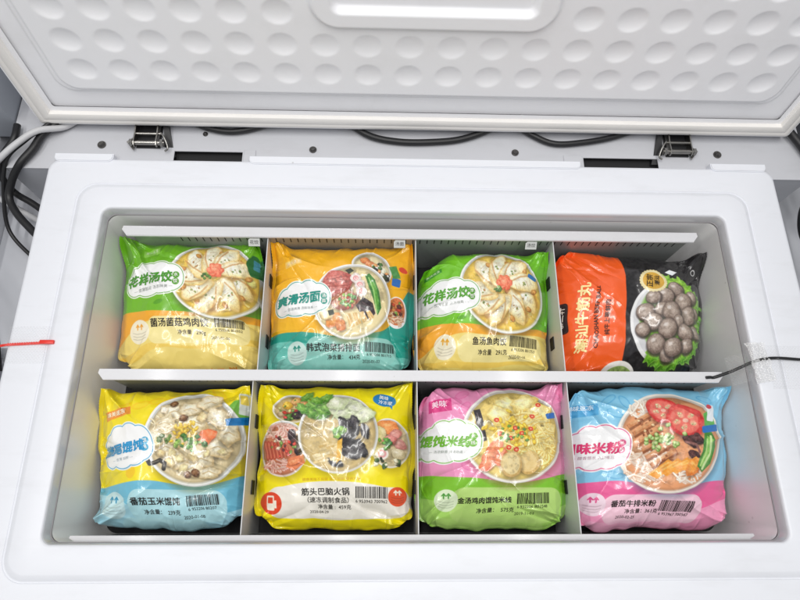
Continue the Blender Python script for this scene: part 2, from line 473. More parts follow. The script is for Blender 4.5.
# gasket: ribbed hollow profile
gk = [(0.0042, -0.002), (0.0044, 0.0050), (0.0058, 0.0072), (0.0085, 0.0080), (0.0110, 0.0076), (0.0122, 0.0066), (0.0136, 0.0078),
      (0.0170, 0.0090), (0.0215, 0.0088), (0.0238, 0.0070), (0.0243, 0.0030), (0.0246, -0.001), (0.0254, -0.0072)]
loft('gasket', [lid_ring(0.0042 + (d - 0.0042) * 1.04, 0.0008, z * 0.6 if z > 0 else z, 2) for d, z in gk], M_GASK, lid, smooth=35)
seamr = [(0.0262, 0.0010), (0.0276, 0.0006)]
loft('gasket_groove', [lid_ring(d, 0.0008, z - 0.008, 2) for d, z in seamr], M_GROOVE, lid)
# latch screw on the lid's left flank
bm = bmesh.new(); p = lidp(-LX, 0.052, -0.012)
bm_cyl(bm, p, p + Vector((-0.004, 0, 0)), 0.005, 0.004, n=14)
from_bm('lid_screw', bm, M_STEEL, lid, 40)

# ================================================================== CABLES round the freezer
def cable(name, pts, r, m, label):
    return tag(tube(name, pts, r, m), label, 'cable')
cable('cable', [(-0.520, 0.385, 0.004), (-0.5444, 0.3593, 0.002), (-0.5604, 0.3430, 0.0), (-0.5690, 0.3190, 0.0), (-0.5850, 0.2960, -0.004), (-0.6060, 0.2800, -0.026), (-0.6150, 0.2600, -0.042), (-0.6000, 0.2350, -0.045), (-0.5740, 0.2090, -0.047), (-0.5500, 0.1860, -0.052), (-0.535, 0.150, -0.10)], 0.0056, M_CABLE,
      'thick black cable looping down from under the lid beside the left rim')
cable('cable', [(-0.600, 0.360, 0.0), (-0.6000, 0.3350, 0.0), (-0.6180, 0.3140, -0.012), (-0.6300, 0.2950, -0.034), (-0.6200, 0.2780, -0.056), (-0.5890, 0.2600, -0.062), (-0.5600, 0.2380, -0.066), (-0.54, 0.215, -0.09)], 0.0050, M_CABLE,
      'black cable at far left crossing under the looping cable')
cable('cable', [(-0.500, 0.385, 0.0), (-0.5300, 0.3600, -0.002), (-0.5600, 0.3420, 0.0125), (-0.5850, 0.3220, 0.011), (-0.6100, 0.2990, 0.004), (-0.640, 0.285, -0.02), (-0.650, 0.275, -0.06), (-0.6205, 0.2600, -0.085), (-0.5759, 0.2350, -0.090), (-0.55, 0.21, -0.10)], 0.0046, M_CABLEW,
      'pale grey cable running diagonally behind the black cables at left')
cable('cable', [(-0.535, 0.372, 0.010), (-0.556, 0.350, 0.008), (-0.580, 0.330, 0.004), (-0.606, 0.300, -0.004), (-0.628, 0.262, -0.05), (-0.632, 0.225, -0.085), (-0.600, 0.190, -0.100), (-0.565, 0.165, -0.105)], 0.0030, M_CABLE, 'thin black wire tangled among the thicker cables at left')
cable('cable', [(-0.665, 0.15, -0.05), (-0.625, 0.105, -0.055), (-0.600, 0.06, -0.055), (-0.59, 0.00, -0.07)], 0.0045, M_CABLE, 'thin black cable along the left edge above the red tie')
cable('cable', [(-0.36, 0.385, 0.000), (-0.33, 0.366, -0.002), (-0.285, 0.357, -0.003), (-0.24, 0.366, -0.002), (-0.20, 0.385, 0.0)], 0.0045, M_CABLE, 'black cable sagging behind the left hinge under the lid')
cable('cable', [(-0.12, 0.385, 0.0), (-0.075, 0.355, -0.003), (-0.03, 0.345, -0.004), (0.02, 0.345, -0.004), (0.07, 0.352, -0.004), (0.12, 0.372, -0.001), (0.16, 0.40, 0.0)], 0.0050, M_CABLE, 'long black cable under the middle of the lid')
cable('cable', [(0.14, 0.385, 0.0), (0.180, 0.359, -0.003), (0.212, 0.346, -0.004), (0.255, 0.349, -0.004), (0.30, 0.358, -0.003), (0.345, 0.372, 0.0)], 0.0045, M_CABLE, 'black cable just left of the right hinge under the lid')
cable('cable', [(0.570, 0.395, 0.004), (0.586, 0.368, 0.001), (0.598, 0.345, 0.0), (0.611, 0.315, -0.004), (0.628, 0.280, -0.02), (0.65, 0.25, -0.05)], 0.0060, M_CABLE, 'black cable hanging past the right end of the lid')
cable('cable', [(0.655, 0.30, -0.03), (0.612, 0.268, -0.030), (0.594, 0.235, -0.030), (0.593, 0.200, -0.032), (0.612, 0.165, -0.035), (0.65, 0.13, -0.04)], 0.0070, M_CABLE, 'thick black cable at the far right edge beside the rim')

# ================================================================== BASKET DIVIDERS (white sheet)
ZI = -0.030
def rail(name, y_back, y_front, x0, x1, label, slot_from, tags, small=()):
    r = empty(name, ((x0 + x1) / 2, y_front, -0.149))
    tag(r, label, 'divider', 'long white basket dividers')
    # folded flange with tapered ends
    t = 0.0011
    bm = bmesh.new()
    tp = 0.010
    ym = y_back * 0.62 + y_front * 0.38
    top = [(x0, ym), (x0 + tp * 0.8, y_front), (x1 - tp * 0.8, y_front), (x1, ym), (x1 - 0.001, y_back), (x0 + 0.001, y_back)]
    a = [bm.verts.new((x, y, ZI)) for x, y in top]; b = [bm.verts.new((x, y, ZI - 0.0042)) for x, y in top]
    bm.faces.new(a); bm.faces.new(b)
    for i in range(6): bm.faces.new((a[i], a[(i + 1) % 6], b[(i + 1) % 6], b[i]))
    bmesh.ops.bevel(bm, geom=[e for e in bm.edges if all(abs(v.co.z - ZI) < 1e-6 for v in e.verts)], offset=0.0009, segments=2, affect='EDGES')
    from_bm('flange', bm, M_SHEET, r, 35)
    yp = y_front + 0.003
    pn = box('panel', x0 + 0.014, x1 - 0.014, yp, yp + 0.0012, -0.1485, ZI - 0.0043, M_SHEET_SHADE, r)
    # comb of narrow slots under the flange
    bm = bmesh.new()
    x = slot_from
    while x < x1 - 0.03:
        bm_box(bm, x, x + 0.0014, yp - 0.0003, yp, ZI - 0.0230, ZI - 0.0070, Matrix.Rotation(R(0), 3, 'Y'), Vector((x, yp, ZI)))
        x += 0.0108
    o = from_bm('comb_slots', bm, M_DARK, pn); o['kind'] = 'stuff'
    for tx, txt in small:
        tg = box('tag', tx - 0.009, tx + 0.009, yp - 0.0012, yp - 0.0005, ZI - 0.0135, ZI - 0.0048, M_TAG, r)
        flat_text('tag_writing', txt, 0.0060, M_BLACKTXT, tg, lambda x, y, tx=tx: (tx + x, yp - 0.00135, ZI - 0.0092 + y))
    for tx, txt in tags:
        c45 = 0.72
        def tp_(x, y, d=0.0, tx=tx): return (tx + x, yp - 0.0030 - (0.009 - y) * c45 - d * 0.7, ZI - 0.0055 - (0.009 - y) * 0.7 + d * 0.7)
        Vt = [tp_(x, y, d) for d in (0, 0.0005) for x, y in ((-0.0085, -0.003), (0.0085, -0.003), (0.0085, 0.009), (-0.0060, 0.009), (-0.0085, 0.0066))]
        tg = mesh('tag', Vt, [(4, 3, 2, 1, 0), (5, 6, 7, 8, 9)] + [(i, (i + 1) % 5, 5 + (i + 1) % 5, 5 + i) for i in range(5)], M_TAG, r)
        flat_text('tag_writing', txt, 0.0066, M_BLACKTXT, tg, lambda x, y: tp_(x, y + 0.0030, 0.0008))
    return r

GLYPH = {}
def text_geo(body, size, subdiv=0.0):
    cu = bpy.data.curves.new('txt', 'FONT')
    cu.body = body; cu.size = size; cu.align_x = 'CENTER'; cu.align_y = 'CENTER'
    cu.resolution_u = 2
    ob = bpy.data.objects.new('txt', cu)
    me = bpy.data.meshes.new_from_object(ob)
    bpy.data.objects.remove(ob, do_unlink=True); bpy.data.curves.remove(cu)
    bm = bmesh.new(); bm.from_mesh(me); bpy.data.meshes.remove(me)
    bmesh.ops.triangulate(bm, faces=bm.faces[:])
    if subdiv:
        for _ in range(4):
            es = [e for e in bm.edges if e.calc_length() > subdiv]
            if not es: break
            bmesh.ops.subdivide_edges(bm, edges=es, cuts=1)
            bmesh.ops.triangulate(bm, faces=[f for f in bm.faces if len(f.verts) > 3])
    bm.verts.index_update()
    V = np.array([(v.co.x, v.co.y) for v in bm.verts]) if bm.verts else np.zeros((0, 2))
    F = [tuple(v.index for v in f.verts) for f in bm.faces]
    bm.free()
    return V, F
def flat_text(name, body, size, m, parent, fn, offset=0.0):
    V, F = text_geo(body, size)
    return mesh(name, [fn(x, y) for x, y in V], F, m, parent)

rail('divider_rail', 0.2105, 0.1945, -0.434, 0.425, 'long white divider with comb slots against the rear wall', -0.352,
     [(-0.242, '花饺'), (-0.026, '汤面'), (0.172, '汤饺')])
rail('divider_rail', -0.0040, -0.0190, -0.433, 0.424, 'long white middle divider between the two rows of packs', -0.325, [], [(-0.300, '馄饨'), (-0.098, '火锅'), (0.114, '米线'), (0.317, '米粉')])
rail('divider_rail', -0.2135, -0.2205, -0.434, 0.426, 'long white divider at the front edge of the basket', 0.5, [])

def cross(x, y0, y1, label):
    d = empty('divider_plate', (x, y0, -0.149))
    tag(d, label, 'divider', 'short white basket dividers')
    bm = bmesh.new()
    bm_box(bm, x - 0.0007, x + 0.0007, y0, y1, -0.1485, -0.0365)
    bmesh.ops.bevel(bm, geom=[e for e in bm.edges if all(v.co.z > -0.04 for v in e.verts)], offset=0.0004, segments=1, affect='EDGES')
    p = from_bm('plate', bm, M_SHEET, d)
    for yy, zz in ((y0 + (y1 - y0) * 0.30, -0.082), (y0 + (y1 - y0) * 0.74, -0.075)):
        bm = bmesh.new()
        bm_box(bm, x - 0.0022, x + 0.0022, yy - 0.011, yy + 0.011, zz - 0.010, zz + 0.010)  # added near-black block standing in for an open cut-out in the plate
        bmesh.ops.bevel(bm, geom=bm.edges[:], offset=0.0018, segments=2, affect='EDGES')
        from_bm('clip', bm, M_DARK, p, 40)
yb0, yb1 = -0.0145, 0.1968
cross(-0.2215, yb0, yb1, 'short divider in the rear row right of the green and cream dumpling pack')
cross(-0.0020, yb0, yb1, 'short divider in the rear row between the orange noodle pack and a green pack')
cross(0.2050, yb0, yb1, 'short divider in the rear row left of the red meatball pack')
yf0, yf1 = -0.2150, -0.0165
cross(-0.2260, yf0, yf1, 'short divider in the front row left of the yellow hotpot pack')
cross(-0.0025, yf0, yf1, 'short divider in the front row between the yellow and the pink packs')
cross(0.2050, yf0, yf1, 'short divider in the front row left of the blue and pink pack')

# ================================================================== FROZEN FOOD PACKS
NB = 340
def film_material(name='printed_film'):
    m = bpy.data.materials.new(name); m.use_nodes = True
    nt = m.node_tree; b = nt.nodes['Principled BSDF']
    at = nt.nodes.new('ShaderNodeAttribute'); at.attribute_name = 'print'
    nt.links.new(at.outputs['Color'], b.inputs['Base Color'])
    b.inputs['Roughness'].default_value = 0.30
    b.inputs['Coat Weight'].default_value = 0.8; b.inputs['Coat Roughness'].default_value = 0.13
    tc = nt.nodes.new('ShaderNodeTexCoord')
    n = nt.nodes.new('ShaderNodeTexNoise'); n.inputs['Scale'].default_value = 70; n.inputs['Detail'].default_value = 4
    nt.links.new(tc.outputs['Object'], n.inputs['Vector'])
    bp = nt.nodes.new('ShaderNodeBump'); bp.inputs['Strength'].default_value = 0.12; bp.inputs['Distance'].default_value = 0.002
    nt.links.new(n.outputs['Fac'], bp.inputs['Height'])
    nt.links.new(bp.outputs['Normal'], b.inputs['Normal']); nt.links.new(bp.outputs['Normal'], b.inputs['Coat Normal'])
    return m
M_FILM = film_material()
INK = {}
def ink(rgb):
    if rgb not in INK:
        INK[rgb] = mat('ink_%d_%d_%d' % rgb, S(*rgb), 0.32, coat=0.7, coat_r=0.12)
    return INK[rgb]

def vnoise(rng, X, Y, sc):
    g = rng.random((64, 64))
    x = X / sc + 17.3; y = Y / sc + 9.1
    xi = np.floor(x).astype(int); yi = np.floor(y).astype(int)
    fx = x - xi; fy = y - yi
    fx = fx * fx * (3 - 2 * fx); fy = fy * fy * (3 - 2 * fy)
    a = g[yi % 64, xi % 64]; b = g[yi % 64, (xi + 1) % 64]; c = g[(yi + 1) % 64, xi % 64]; d = g[(yi + 1) % 64, (xi + 1) % 64]
    return (a * (1 - fx) + b * fx) * (1 - fy) + (c * (1 - fx) + d * fx) * fy

class Pack:
    """A pillow pack: shape from four base corners, artwork in its own art units (about 2.5 units to a millimetre)."""
    def __init__(s, seed, Q, M, ears=(), H=0.045, z0=-0.095, pinch=0.0, crumple=1.0):
        s.rng = np.random.default_rng(seed)
        s.Q = np.array(Q); s.M = np.array(M)      # art = M0 + u*M1 + v*M2
        s.z0, s.H, s.pinch, s.ears, s.cr = z0, H, pinch, ears, crumple
        u = np.linspace(0, 1, NB); s.U, s.V = np.meshgrid(u, u)
        s.AX = s.M[0, 0] + s.U * s.M[1, 0] + s.V * s.M[2, 0]
        s.AY = s.M[0, 1] + s.U * s.M[1, 1] + s.V * s.M[2, 1]
        s.iM = np.linalg.inv(np.array([s.M[1], s.M[2]]).T)
        s.col = np.zeros((NB, NB, 3))
        s.creases = []
        r = s.rng
        for side in (0, 1):
            for _ in range(9):
                v = r.uniform(0.04, 0.96)
                s.creases.append((side, v, (1 if side == 0 else -1) * 1.0, (0.5 - v) * r.uniform(-0.1, 0.9) + r.normal() * 0.22, r.uniform(0.12, 0.36), r.uniform(0.012, 0.026), r.uniform(0.5, 1.5) * r.choice([-1, 1], p=[.35, .65])))
        for cu in (0, 1):
            for cv in (0, 1):
                for _ in range(4):
                    a = r.uniform(0.3, 1.2)
                    s.creases.append((cu + r.normal() * 0.02, cv + r.normal() * 0.02, (1 - 2 * cu) * math.cos(a), (1 - 2 * cv) * math.sin(a), r.uniform(0.2, 0.5), r.uniform(0.012, 0.022), r.uniform(0.9, 2.0)))
        for _ in range(4):
            a = r.uniform(0, 6.28)
            s.creases.append((r.uniform(0.1, 0.9), r.uniform(0.1, 0.95), math.cos(a) * 0.4, math.sin(a), r.uniform(0.1, 0.3), r.uniform(0.007, 0.012), r.uniform(0.25, 0.6)))
        for _ in range(8):
            u0 = r.uniform(0.05, 0.95); sv = r.choice([0, 1])
            s.creases.append((u0, sv, r.normal() * 0.25, 1 - 2 * sv, r.uniform(0.12, 0.3), r.uniform(0.01, 0.018), r.uniform(0.6, 1.3)))
        s.folds = []                                   # a few long, sharp folds pulled from the corners and seals
        for _ in range(12):
            cu, cv = [(0, 0), (1, 0), (0, 1), (1, 1), (0, r.uniform(.3, .7)), (1, r.uniform(.3, .7))][int(r.integers(6))]
            tu, tv = r.uniform(0.25, 0.75), r.uniform(0.25, 0.85)
            cv = cv + r.normal() * 0.08; cu = cu + (r.normal() * 0.08 if cv in (0, 1) else 0)
            L = math.hypot(tu - cu, tv - cv)
            s.folds.append((cu, cv, (tu - cu) / L, (tv - cv) / L, L * r.uniform(0.6, 1.1), r.uniform(0.030, 0.072), r.uniform(1.5, 3.0) * r.choice([-1, 1], p=[.4, .6])))
        s.rc = [r.uniform(0.005, 0.019) for _ in range(4)]   # how far each corner is rounded in
        for (uc, vc, *_, dz, sg) in ears:
            if dz > 0.014: s.rc[int(uc) + 2 * int(vc)] = 0.001
        s.lean = r.normal() * 0.004
        s.nseed = int(r.integers(1 << 30))
    # ---- shape
    def shape(s, U, V, side=1):
        Q = s.Q
        fu = np.clip(1 - np.abs(2 * U - 1) ** 3.0, 0, 1); fv = np.clip(1 - np.abs(2 * V - 1) ** 2.6, 0, 1)
        X = (1 - U) * (1 - V) * Q[0, 0] + U * (1 - V) * Q[1, 0] + U * V * Q[2, 0] + (1 - U) * V * Q[3, 0]
        Y = (1 - U) * (1 - V) * Q[0, 1] + U * (1 - V) * Q[1, 1] + U * V * Q[2, 1] + (1 - U) * V * Q[3, 1]
        rg = np.random.default_rng(s.nseed)
        e1 = 0.75 * (vnoise(rg, U * 1000, V * 0 + 3, 210) - 0.5) + 0.4 * (vnoise(rg, U * 1000, V * 0 + 3, 67) - 0.5); e2 = 0.75 * (vnoise(rg, V * 1000, U * 0 + 5, 260) - 0.5) + 0.35 * (vnoise(rg, V * 1000, U * 0 + 5, 71) - 0.5)
        Y += np.where(V < .5, -1, 1) * s.pinch * (1 - np.abs(2 * U - 1) ** 2) * np.abs(2 * V - 1) ** 3 + e1 * 0.009 * np.abs(2 * V - 1) ** 4
        X += e2 * 0.007 * np.abs(2 * U - 1) ** 4
        cw = np.abs(2 * U - 1) ** 7 * np.abs(2 * V - 1) ** 7
        for (cu, cv), k in zip(((0, 0), (1, 0), (0, 1), (1, 1)), s.rc):
            q = cw * ((U < .5) == (cu == 0)) * ((V < .5) == (cv == 0))
            X += q * k * (1 if cu == 0 else -1); Y += q * k * (-1 if cv == 0 else 1)
        pr = fu ** 0.75 * fv ** 0.6
        Z = s.z0 + 0.020 * (1 - V) ** 1.3 + side * (s.H if side > 0 else 0.042) * pr
        lump = vnoise(rg, U * 1000, V * 1000, 190) - 0.5
        lump2 = vnoise(rg, U * 1000, V * 1000, 75) - 0.5
        rid = np.abs(vnoise(rg, U * 1000, V * 1000, 110) - 0.5); rid2 = np.abs(vnoise(rg, U * 1000 + V * 400, V * 1000 - U * 300, 52) - 0.5)
        edge = 1 - np.minimum(fu, fv)
        amp = (0.45 + 1.40 * edge) * s.cr
        Z += side * pr ** 0.4 * (0.010 * lump + 0.0030 * lump2) + pr * s.lean * (2 * U - 1)
        W = -0.0034 * rid - 0.0012 * rid2
        for (u0, v0, du, dv, L, w, a) in s.creases:
            n = math.hypot(du, dv); du_, dv_ = du / n, dv / n
            t = (U - u0) * du_ + (V - v0) * dv_; d = (U - u0) * -dv_ + (V - v0) * du_
            k = np.clip(t / L, 0, 1)
            fall = np.where((t < -0.02) | (t > L), 0, (1 - k) ** 0.8 * np.clip((t + 0.02) / 0.03, 0, 1))
            W += 0.0016 * a * fall * np.exp(-np.abs(d / (w * (0.6 + 0.9 * k))) ** 1.3)
        for (u0, v0, du_, dv_, L, w, a) in s.folds:
            t = (U - u0) * du_ + (V - v0) * dv_; d = (U - u0) * -dv_ + (V - v0) * du_ + 0.012 * np.sin(t * 14 + u0 * 9)
            k = np.clip(t / L, 0, 1)
            fall = np.where((t < 0) | (t > L), 0, np.sin(np.pi * np.clip(k, 0, 1) ** 0.6) ** 0.8)
            W += 0.0022 * a * fall * np.exp(-np.abs(d / w) ** 1.15) * np.where(d > 0, 1, np.exp(-np.abs(d / (w * 0.5))))
        Z += side * amp * W * np.clip(np.minimum(fu, fv) * 12, 0.25, 1)
        for (uc, vc, dx, dy, dz, sg) in s.ears:
            w = np.exp(-(((U - uc) ** 2 + (V - vc) ** 2) / (sg * 1.3) ** 2) ** 1.5)
            X = X + dx * w; Y = Y + dy * w; Z = Z + 0.72 * dz * w
        return np.stack([X, Y, Z], -1)
    def finish(s):
        s.P = s.shape(s.U, s.V)
        du = np.gradient(s.P, axis=1); dv = np.gradient(s.P, axis=0)
        n = np.cross(dv, du); n /= np.linalg.norm(n, axis=-1, keepdims=True) + 1e-12
        s.N = n * np.sign(n[NB // 2, NB // 2, 2])
    def sample(s, ax, ay, off):
        d = np.stack([ax - s.M[0, 0], ay - s.M[0, 1]])
        uv = np.clip(s.iM @ d, 0.003, 0.997) * (NB - 1)
        i = np.floor(uv).astype(int); f = uv - i
        u0, v0 = i; fu, fv = f[0][:, None], f[1][:, None]
        def g(A): return (A[v0, u0] * (1 - fu) + A[v0, u0 + 1] * fu) * (1 - fv) + (A[v0 + 1, u0] * (1 - fu) + A[v0 + 1, u0 + 1] * fu) * fv
        return g(s.P) + g(s.N) * off
    # ---- artwork
    def win(s, x0, y0, x1, y1):
        c = s.iM @ np.array([[x0 - s.M[0, 0], x1 - s.M[0, 0], x1 - s.M[0, 0], x0 - s.M[0, 0]], [y0 - s.M[0, 1], y0 - s.M[0, 1], y1 - s.M[0, 1], y1 - s.M[0, 1]]]) * (NB - 1)
        lo = np.clip(np.floor(c.min(1)).astype(int), 0, NB - 1); hi = np.clip(np.ceil(c.max(1)).astype(int) + 1, 1, NB)
        hi = np.maximum(hi, lo + 1)
        return (slice(lo[1], hi[1]), slice(lo[0], hi[0]))
    ALL = (slice(None), slice(None))
    def mix(s, mask, c, sl=ALL):
        c = np.array(c) / 255.0 if not isinstance(c, np.ndarray) or c.ndim == 1 else c
        v = s.col[sl]
        v += (c - v) * np.clip(mask, 0, 1)[..., None]
    def loc(s, cx, cy, rot, sl=ALL):
        a = R(rot); dx = s.AX[sl] - cx; dy = s.AY[sl] - cy
        return dx * math.cos(a) + dy * math.sin(a), -dx * math.sin(a) + dy * math.cos(a)
    def ell(s, cx, cy, rx, ry, c, rot=0, soft=1.6, alpha=1.0, wob=0.0, wf=5):
        q_ = max(rx, ry) * (1 + 2 * wob) + soft
        sl = s.win(cx - q_, cy - q_, cx + q_, cy + q_)
        x, y = s.loc(cx, cy, rot, sl)
        q = np.hypot(x / rx, y / ry)
        if wob:
            th = np.arctan2(y / ry, x / rx); ph = s.rng.uniform(0, 6.28)
            q = q * (1 + wob * np.sin(th * wf + ph) + wob * 0.3 * np.sin(th * (wf * 2 + 1) + ph * 2))
        s.mix(np.clip((1 - q) * min(rx, ry) / soft + 0.5, 0, 1) * alpha, c, sl)
    def lumpy(s, cx, cy, rx, ry, hi, lo, rot=0, wob=0.06, edge=None, wf=4, gloss=0.5, shade=0.5):
        """printed picture of a rounded piece of food"""
        if shade: s.ell(cx + rx * 0.06, cy + ry * 0.16, rx * 1.06, ry * 1.08, tuple(int(v * 0.42) for v in lo), rot, soft=max(3, min(rx, ry) * 0.35), alpha=shade)
        q_ = max(rx, ry) * (1 + 2 * wob) + 3
        sl = s.win(cx - q_, cy - q_, cx + q_, cy + q_)
        AX, AY = s.AX[sl], s.AY[sl]
        x, y = s.loc(cx, cy, rot, sl)
        q = np.hypot(x / rx, y / ry); th = np.arctan2(y / ry, x / rx); ph = s.rng.uniform(0, 6.28)
        q = q * (1 + wob * np.sin(th * wf + ph) + wob * 0.35 * np.sin(th * (2 * wf + 1) - ph))
        m = np.clip((1 - q) * min(rx, ry) / 2.0 + 0.5, 0, 1)
        k = np.clip(q * 0.9 + 0.35 * ((AX - cx) / max(rx, ry) * 0.5 + (AY - cy) / max(rx, ry)), 0, 1)[..., None] ** 1.5
        n = (vnoise(s.rng, AX, AY, max(4, min(rx, ry) * 0.5)) - 0.5)[..., None] * 0.16 + (vnoise(s.rng, AX, AY, 3.5) - 0.5)[..., None] * 0.12
        cc = np.array(hi) / 255 * (1 - k) + np.array(lo) / 255 * k + n
        if edge is not None:
            e = np.clip((q - 0.82) / 0.18, 0, 1)[..., None]; cc = cc * (1 - e * 0.6) + np.array(edge) / 255 * e * 0.6
        s.mix(m, np.clip(cc, 0, 1), sl)
        if gloss and min(rx, ry) > 6:
            s.ell(cx - rx * 0.25 + s.rng.normal() * 2, cy - ry * 0.35, rx * 0.30, ry * 0.16, tuple(min(255, int(v + 60)) for v in hi), rot + s.rng.normal() * 15, soft=3, alpha=gloss * 0.8, wob=0.2)
    def seg(s, p, q, r, c, alpha=1.0):
        s.stroke([p, q], r, c, alpha)
    def stroke(s, pts, r, c, alpha=1.0):
        xs = [p[0] for p in pts]; ys = [p[1] for p in pts]; m = r + 3
        sl = s.win(min(xs) - m, min(ys) - m, max(xs) + m, max(ys) + m)
        AX, AY = s.AX[sl], s.AY[sl]
        dist = None
        for a, b in zip(pts[:-1], pts[1:]):
            p = np.array(a, float); d = np.array(b, float) - p; L = d @ d + 1e-9
            t = np.clip(((AX - p[0]) * d[0] + (AY - p[1]) * d[1]) / L, 0, 1)
            q = np.hypot(AX - p[0] - t * d[0], AY - p[1] - t * d[1])
            dist = q if dist is None else np.minimum(dist, q)
        s.mix(np.clip((r - dist) / 1.6 + 0.5, 0, 1) * alpha, c, sl)
    def poly(s, pts, c, alpha=1.0, soft=1.8, grain=0.10):
        pts = np.array(pts, float)
        sl = s.win(pts[:, 0].min() - 4, pts[:, 1].min() - 4, pts[:, 0].max() + 4, pts[:, 1].max() + 4)
        AX, AY = s.AX[sl], s.AY[sl]
        inside = np.zeros(AX.shape, bool); dist = np.full(AX.shape, 1e9)
        n = len(pts)
        for i in range(n):
            a, b = pts[i], pts[(i + 1) % n]; d = b - a; L = d @ d + 1e-9
            t = np.clip(((AX - a[0]) * d[0] + (AY - a[1]) * d[1]) / L, 0, 1)
            dist = np.minimum(dist, np.hypot(AX - a[0] - t * d[0], AY - a[1] - t * d[1]))
            cnd = ((a[1] > AY) != (b[1] > AY))
            xx = (b[0] - a[0]) * (AY - a[1]) / (b[1] - a[1] if b[1] != a[1] else 1e-9) + a[0]
            inside ^= cnd & (AX < xx)
        sd = np.where(inside, dist, -dist)
        cc = np.array(c) / 255 + (vnoise(s.rng, AX, AY, 9) - 0.5)[..., None] * grain
        s.mix(np.clip(sd / soft + 0.5, 0, 1) * alpha, np.clip(cc, 0, 1), sl)
    def below(s, pts, c, soft=2.0):
        """everything below a curve given by points"""
        x = [p[0] for p in pts]; y = [p[1] for p in pts]
        w = sum(np.interp(s.AX + d, x, y) for d in range(-40, 41, 10)) / 9
        s.mix(np.clip((s.AY - w) / soft + 0.5, 0, 1), c)
    def rrect(s, x0, y0, x1, y1, r, c, rot=0, alpha=1.0):
        cx, cy = (x0 + x1) / 2, (y0 + y1) / 2
        q_ = math.hypot(x1 - x0, y1 - y0) / 2 + 4
        sl = s.win(cx - q_, cy - q_, cx + q_, cy + q_)
        x, y = s.loc(cx, cy, rot, sl)
        qx = np.abs(x) - (x1 - x0) / 2 + r; qy = np.abs(y) - (y1 - y0) / 2 + r
        d = np.hypot(np.maximum(qx, 0), np.maximum(qy, 0)) + np.minimum(np.maximum(qx, qy), 0) - r
        s.mix(np.clip(0.5 - d / 1.8, 0, 1) * alpha, c, sl)
    def speck(s, n, cx, cy, rx, ry, cols, r0, r1, asp=1.6):
        for _ in range(n):
            a = s.rng.uniform(0, 6.28); q = math.sqrt(s.rng.random()) * 0.95
            rr = s.rng.uniform(r0, r1)
            c = cols[int(s.rng.integers(len(cols)))]
            s.lumpy(cx + rx * q * math.cos(a), cy + ry * q * math.sin(a), rr * s.rng.uniform(1, asp), rr, tuple(min(255, int(v * 1.12 + 10)) for v in c), tuple(int(v * 0.78) for v in c), s.rng.uniform(0, 180), 0.1, shade=0.35, gloss=0.3)
    def mottle(s, cx, cy, rx, ry, sc, amt, tint=(255, 240, 200), rot=0):
        q_ = max(rx, ry) + 2
        sl = s.win(cx - q_, cy - q_, cx + q_, cy + q_)
        AX, AY = s.AX[sl], s.AY[sl]
        x, y = s.loc(cx, cy, rot, sl)
        m = np.clip((1 - np.hypot(x / rx, y / ry)) * 8, 0, 1)
        n = vnoise(s.rng, AX, AY, sc) - 0.5 + 0.6 * (vnoise(s.rng, AX, AY, sc * 0.45) - 0.5) + 0.4 * (vnoise(s.rng, AX, AY, 4.0) - 0.5)
        s.mix(m * np.clip(n * 2, 0, 1) * amt, tint, sl); s.mix(m * np.clip(-n * 2, 0, 1) * amt, tuple(int(t * 0.45) for t in tint), sl)
    def noodles(s, cx, cy, rx, ry, n, c1, c2, w=3.2, rot=0):
        for k_ in range(int(n * 1.5)):
            a = s.rng.uniform(0, 6.28); q = math.sqrt(s.rng.random()) * 0.95
            x, y = cx + rx * q * math.cos(a), cy + ry * q * math.sin(a)
            d = R(rot) + s.rng.normal() * 0.7; k = s.rng.normal() * 0.05
            pts = []
            for i in range(9):
                if ((x - cx) / rx) ** 2 + ((y - cy) / ry) ** 2 > 1.0: break
                pts.append((x, y)); x += math.cos(d) * 7; y += math.sin(d) * 7; d += k * 5 + s.rng.normal() * 0.05
            if len(pts) > 2:
                f = s.rng.uniform(0.88, 1.04)
                s.stroke([(px + 0.8, py + 1.4) for px, py in pts], w * 0.8, c2, 0.75); s.stroke(pts, w * 0.58, tuple(min(255, int(v * f)) for v in c1))
    def bowl(s, cx, cy, rx, ry, rot, rimc, broth, rw=12, shadow=(60, 60, 40)):
        s.ell(cx + 4, cy + 12, rx + 5, ry + 5, shadow, rot, soft=22, alpha=0.45)
        s.ell(cx, cy, rx, ry, tuple(int(c * 0.86) for c in rimc), rot)
        s.ell(cx - 1, cy - 2, rx - 1.5, ry - 1.5, rimc, rot)
        s.ell(cx + 1, cy - 1, rx - rw * 0.55, ry - rw * 0.55, tuple(int(c * 0.80) for c in rimc), rot, soft=4)
        s.ell(cx, cy + 1, rx - rw, ry - rw, tuple(int(c * 0.72) for c in broth), rot, soft=3)
        s.ell(cx, cy + 5, rx - rw - 4, ry - rw - 5, broth, rot, soft=16)
        s.mottle(cx, cy - 3, rx - rw, ry - rw, 26, 0.45, broth, rot)
    def cloud(s, cx, cy, w, h, line, fill=(252, 252, 250), rot=0):
        bl = [(-.30, .02, .22, .40), (-.12, -.14, .22, .40), (.10, -.16, .22, .38), (.30, .0, .21, .42), (.14, .16, .24, .34), (-.10, .18, .26, .34), (-.38, .16, .14, .28), (.0, .0, .36, .36), (.38, .08, .12, .26)]
        a = R(rot)
        for grow, c in ((9, fill), (5, line), (2.2, fill)):
            for dx, dy, rx, ry in bl:
                x = cx + w * (dx * math.cos(a)) - h * dy * math.sin(a); y = cy + w * dx * math.sin(a) + h * dy * math.cos(a)
                s.ell(x, y, w * rx + grow, h * ry + grow, c, rot)
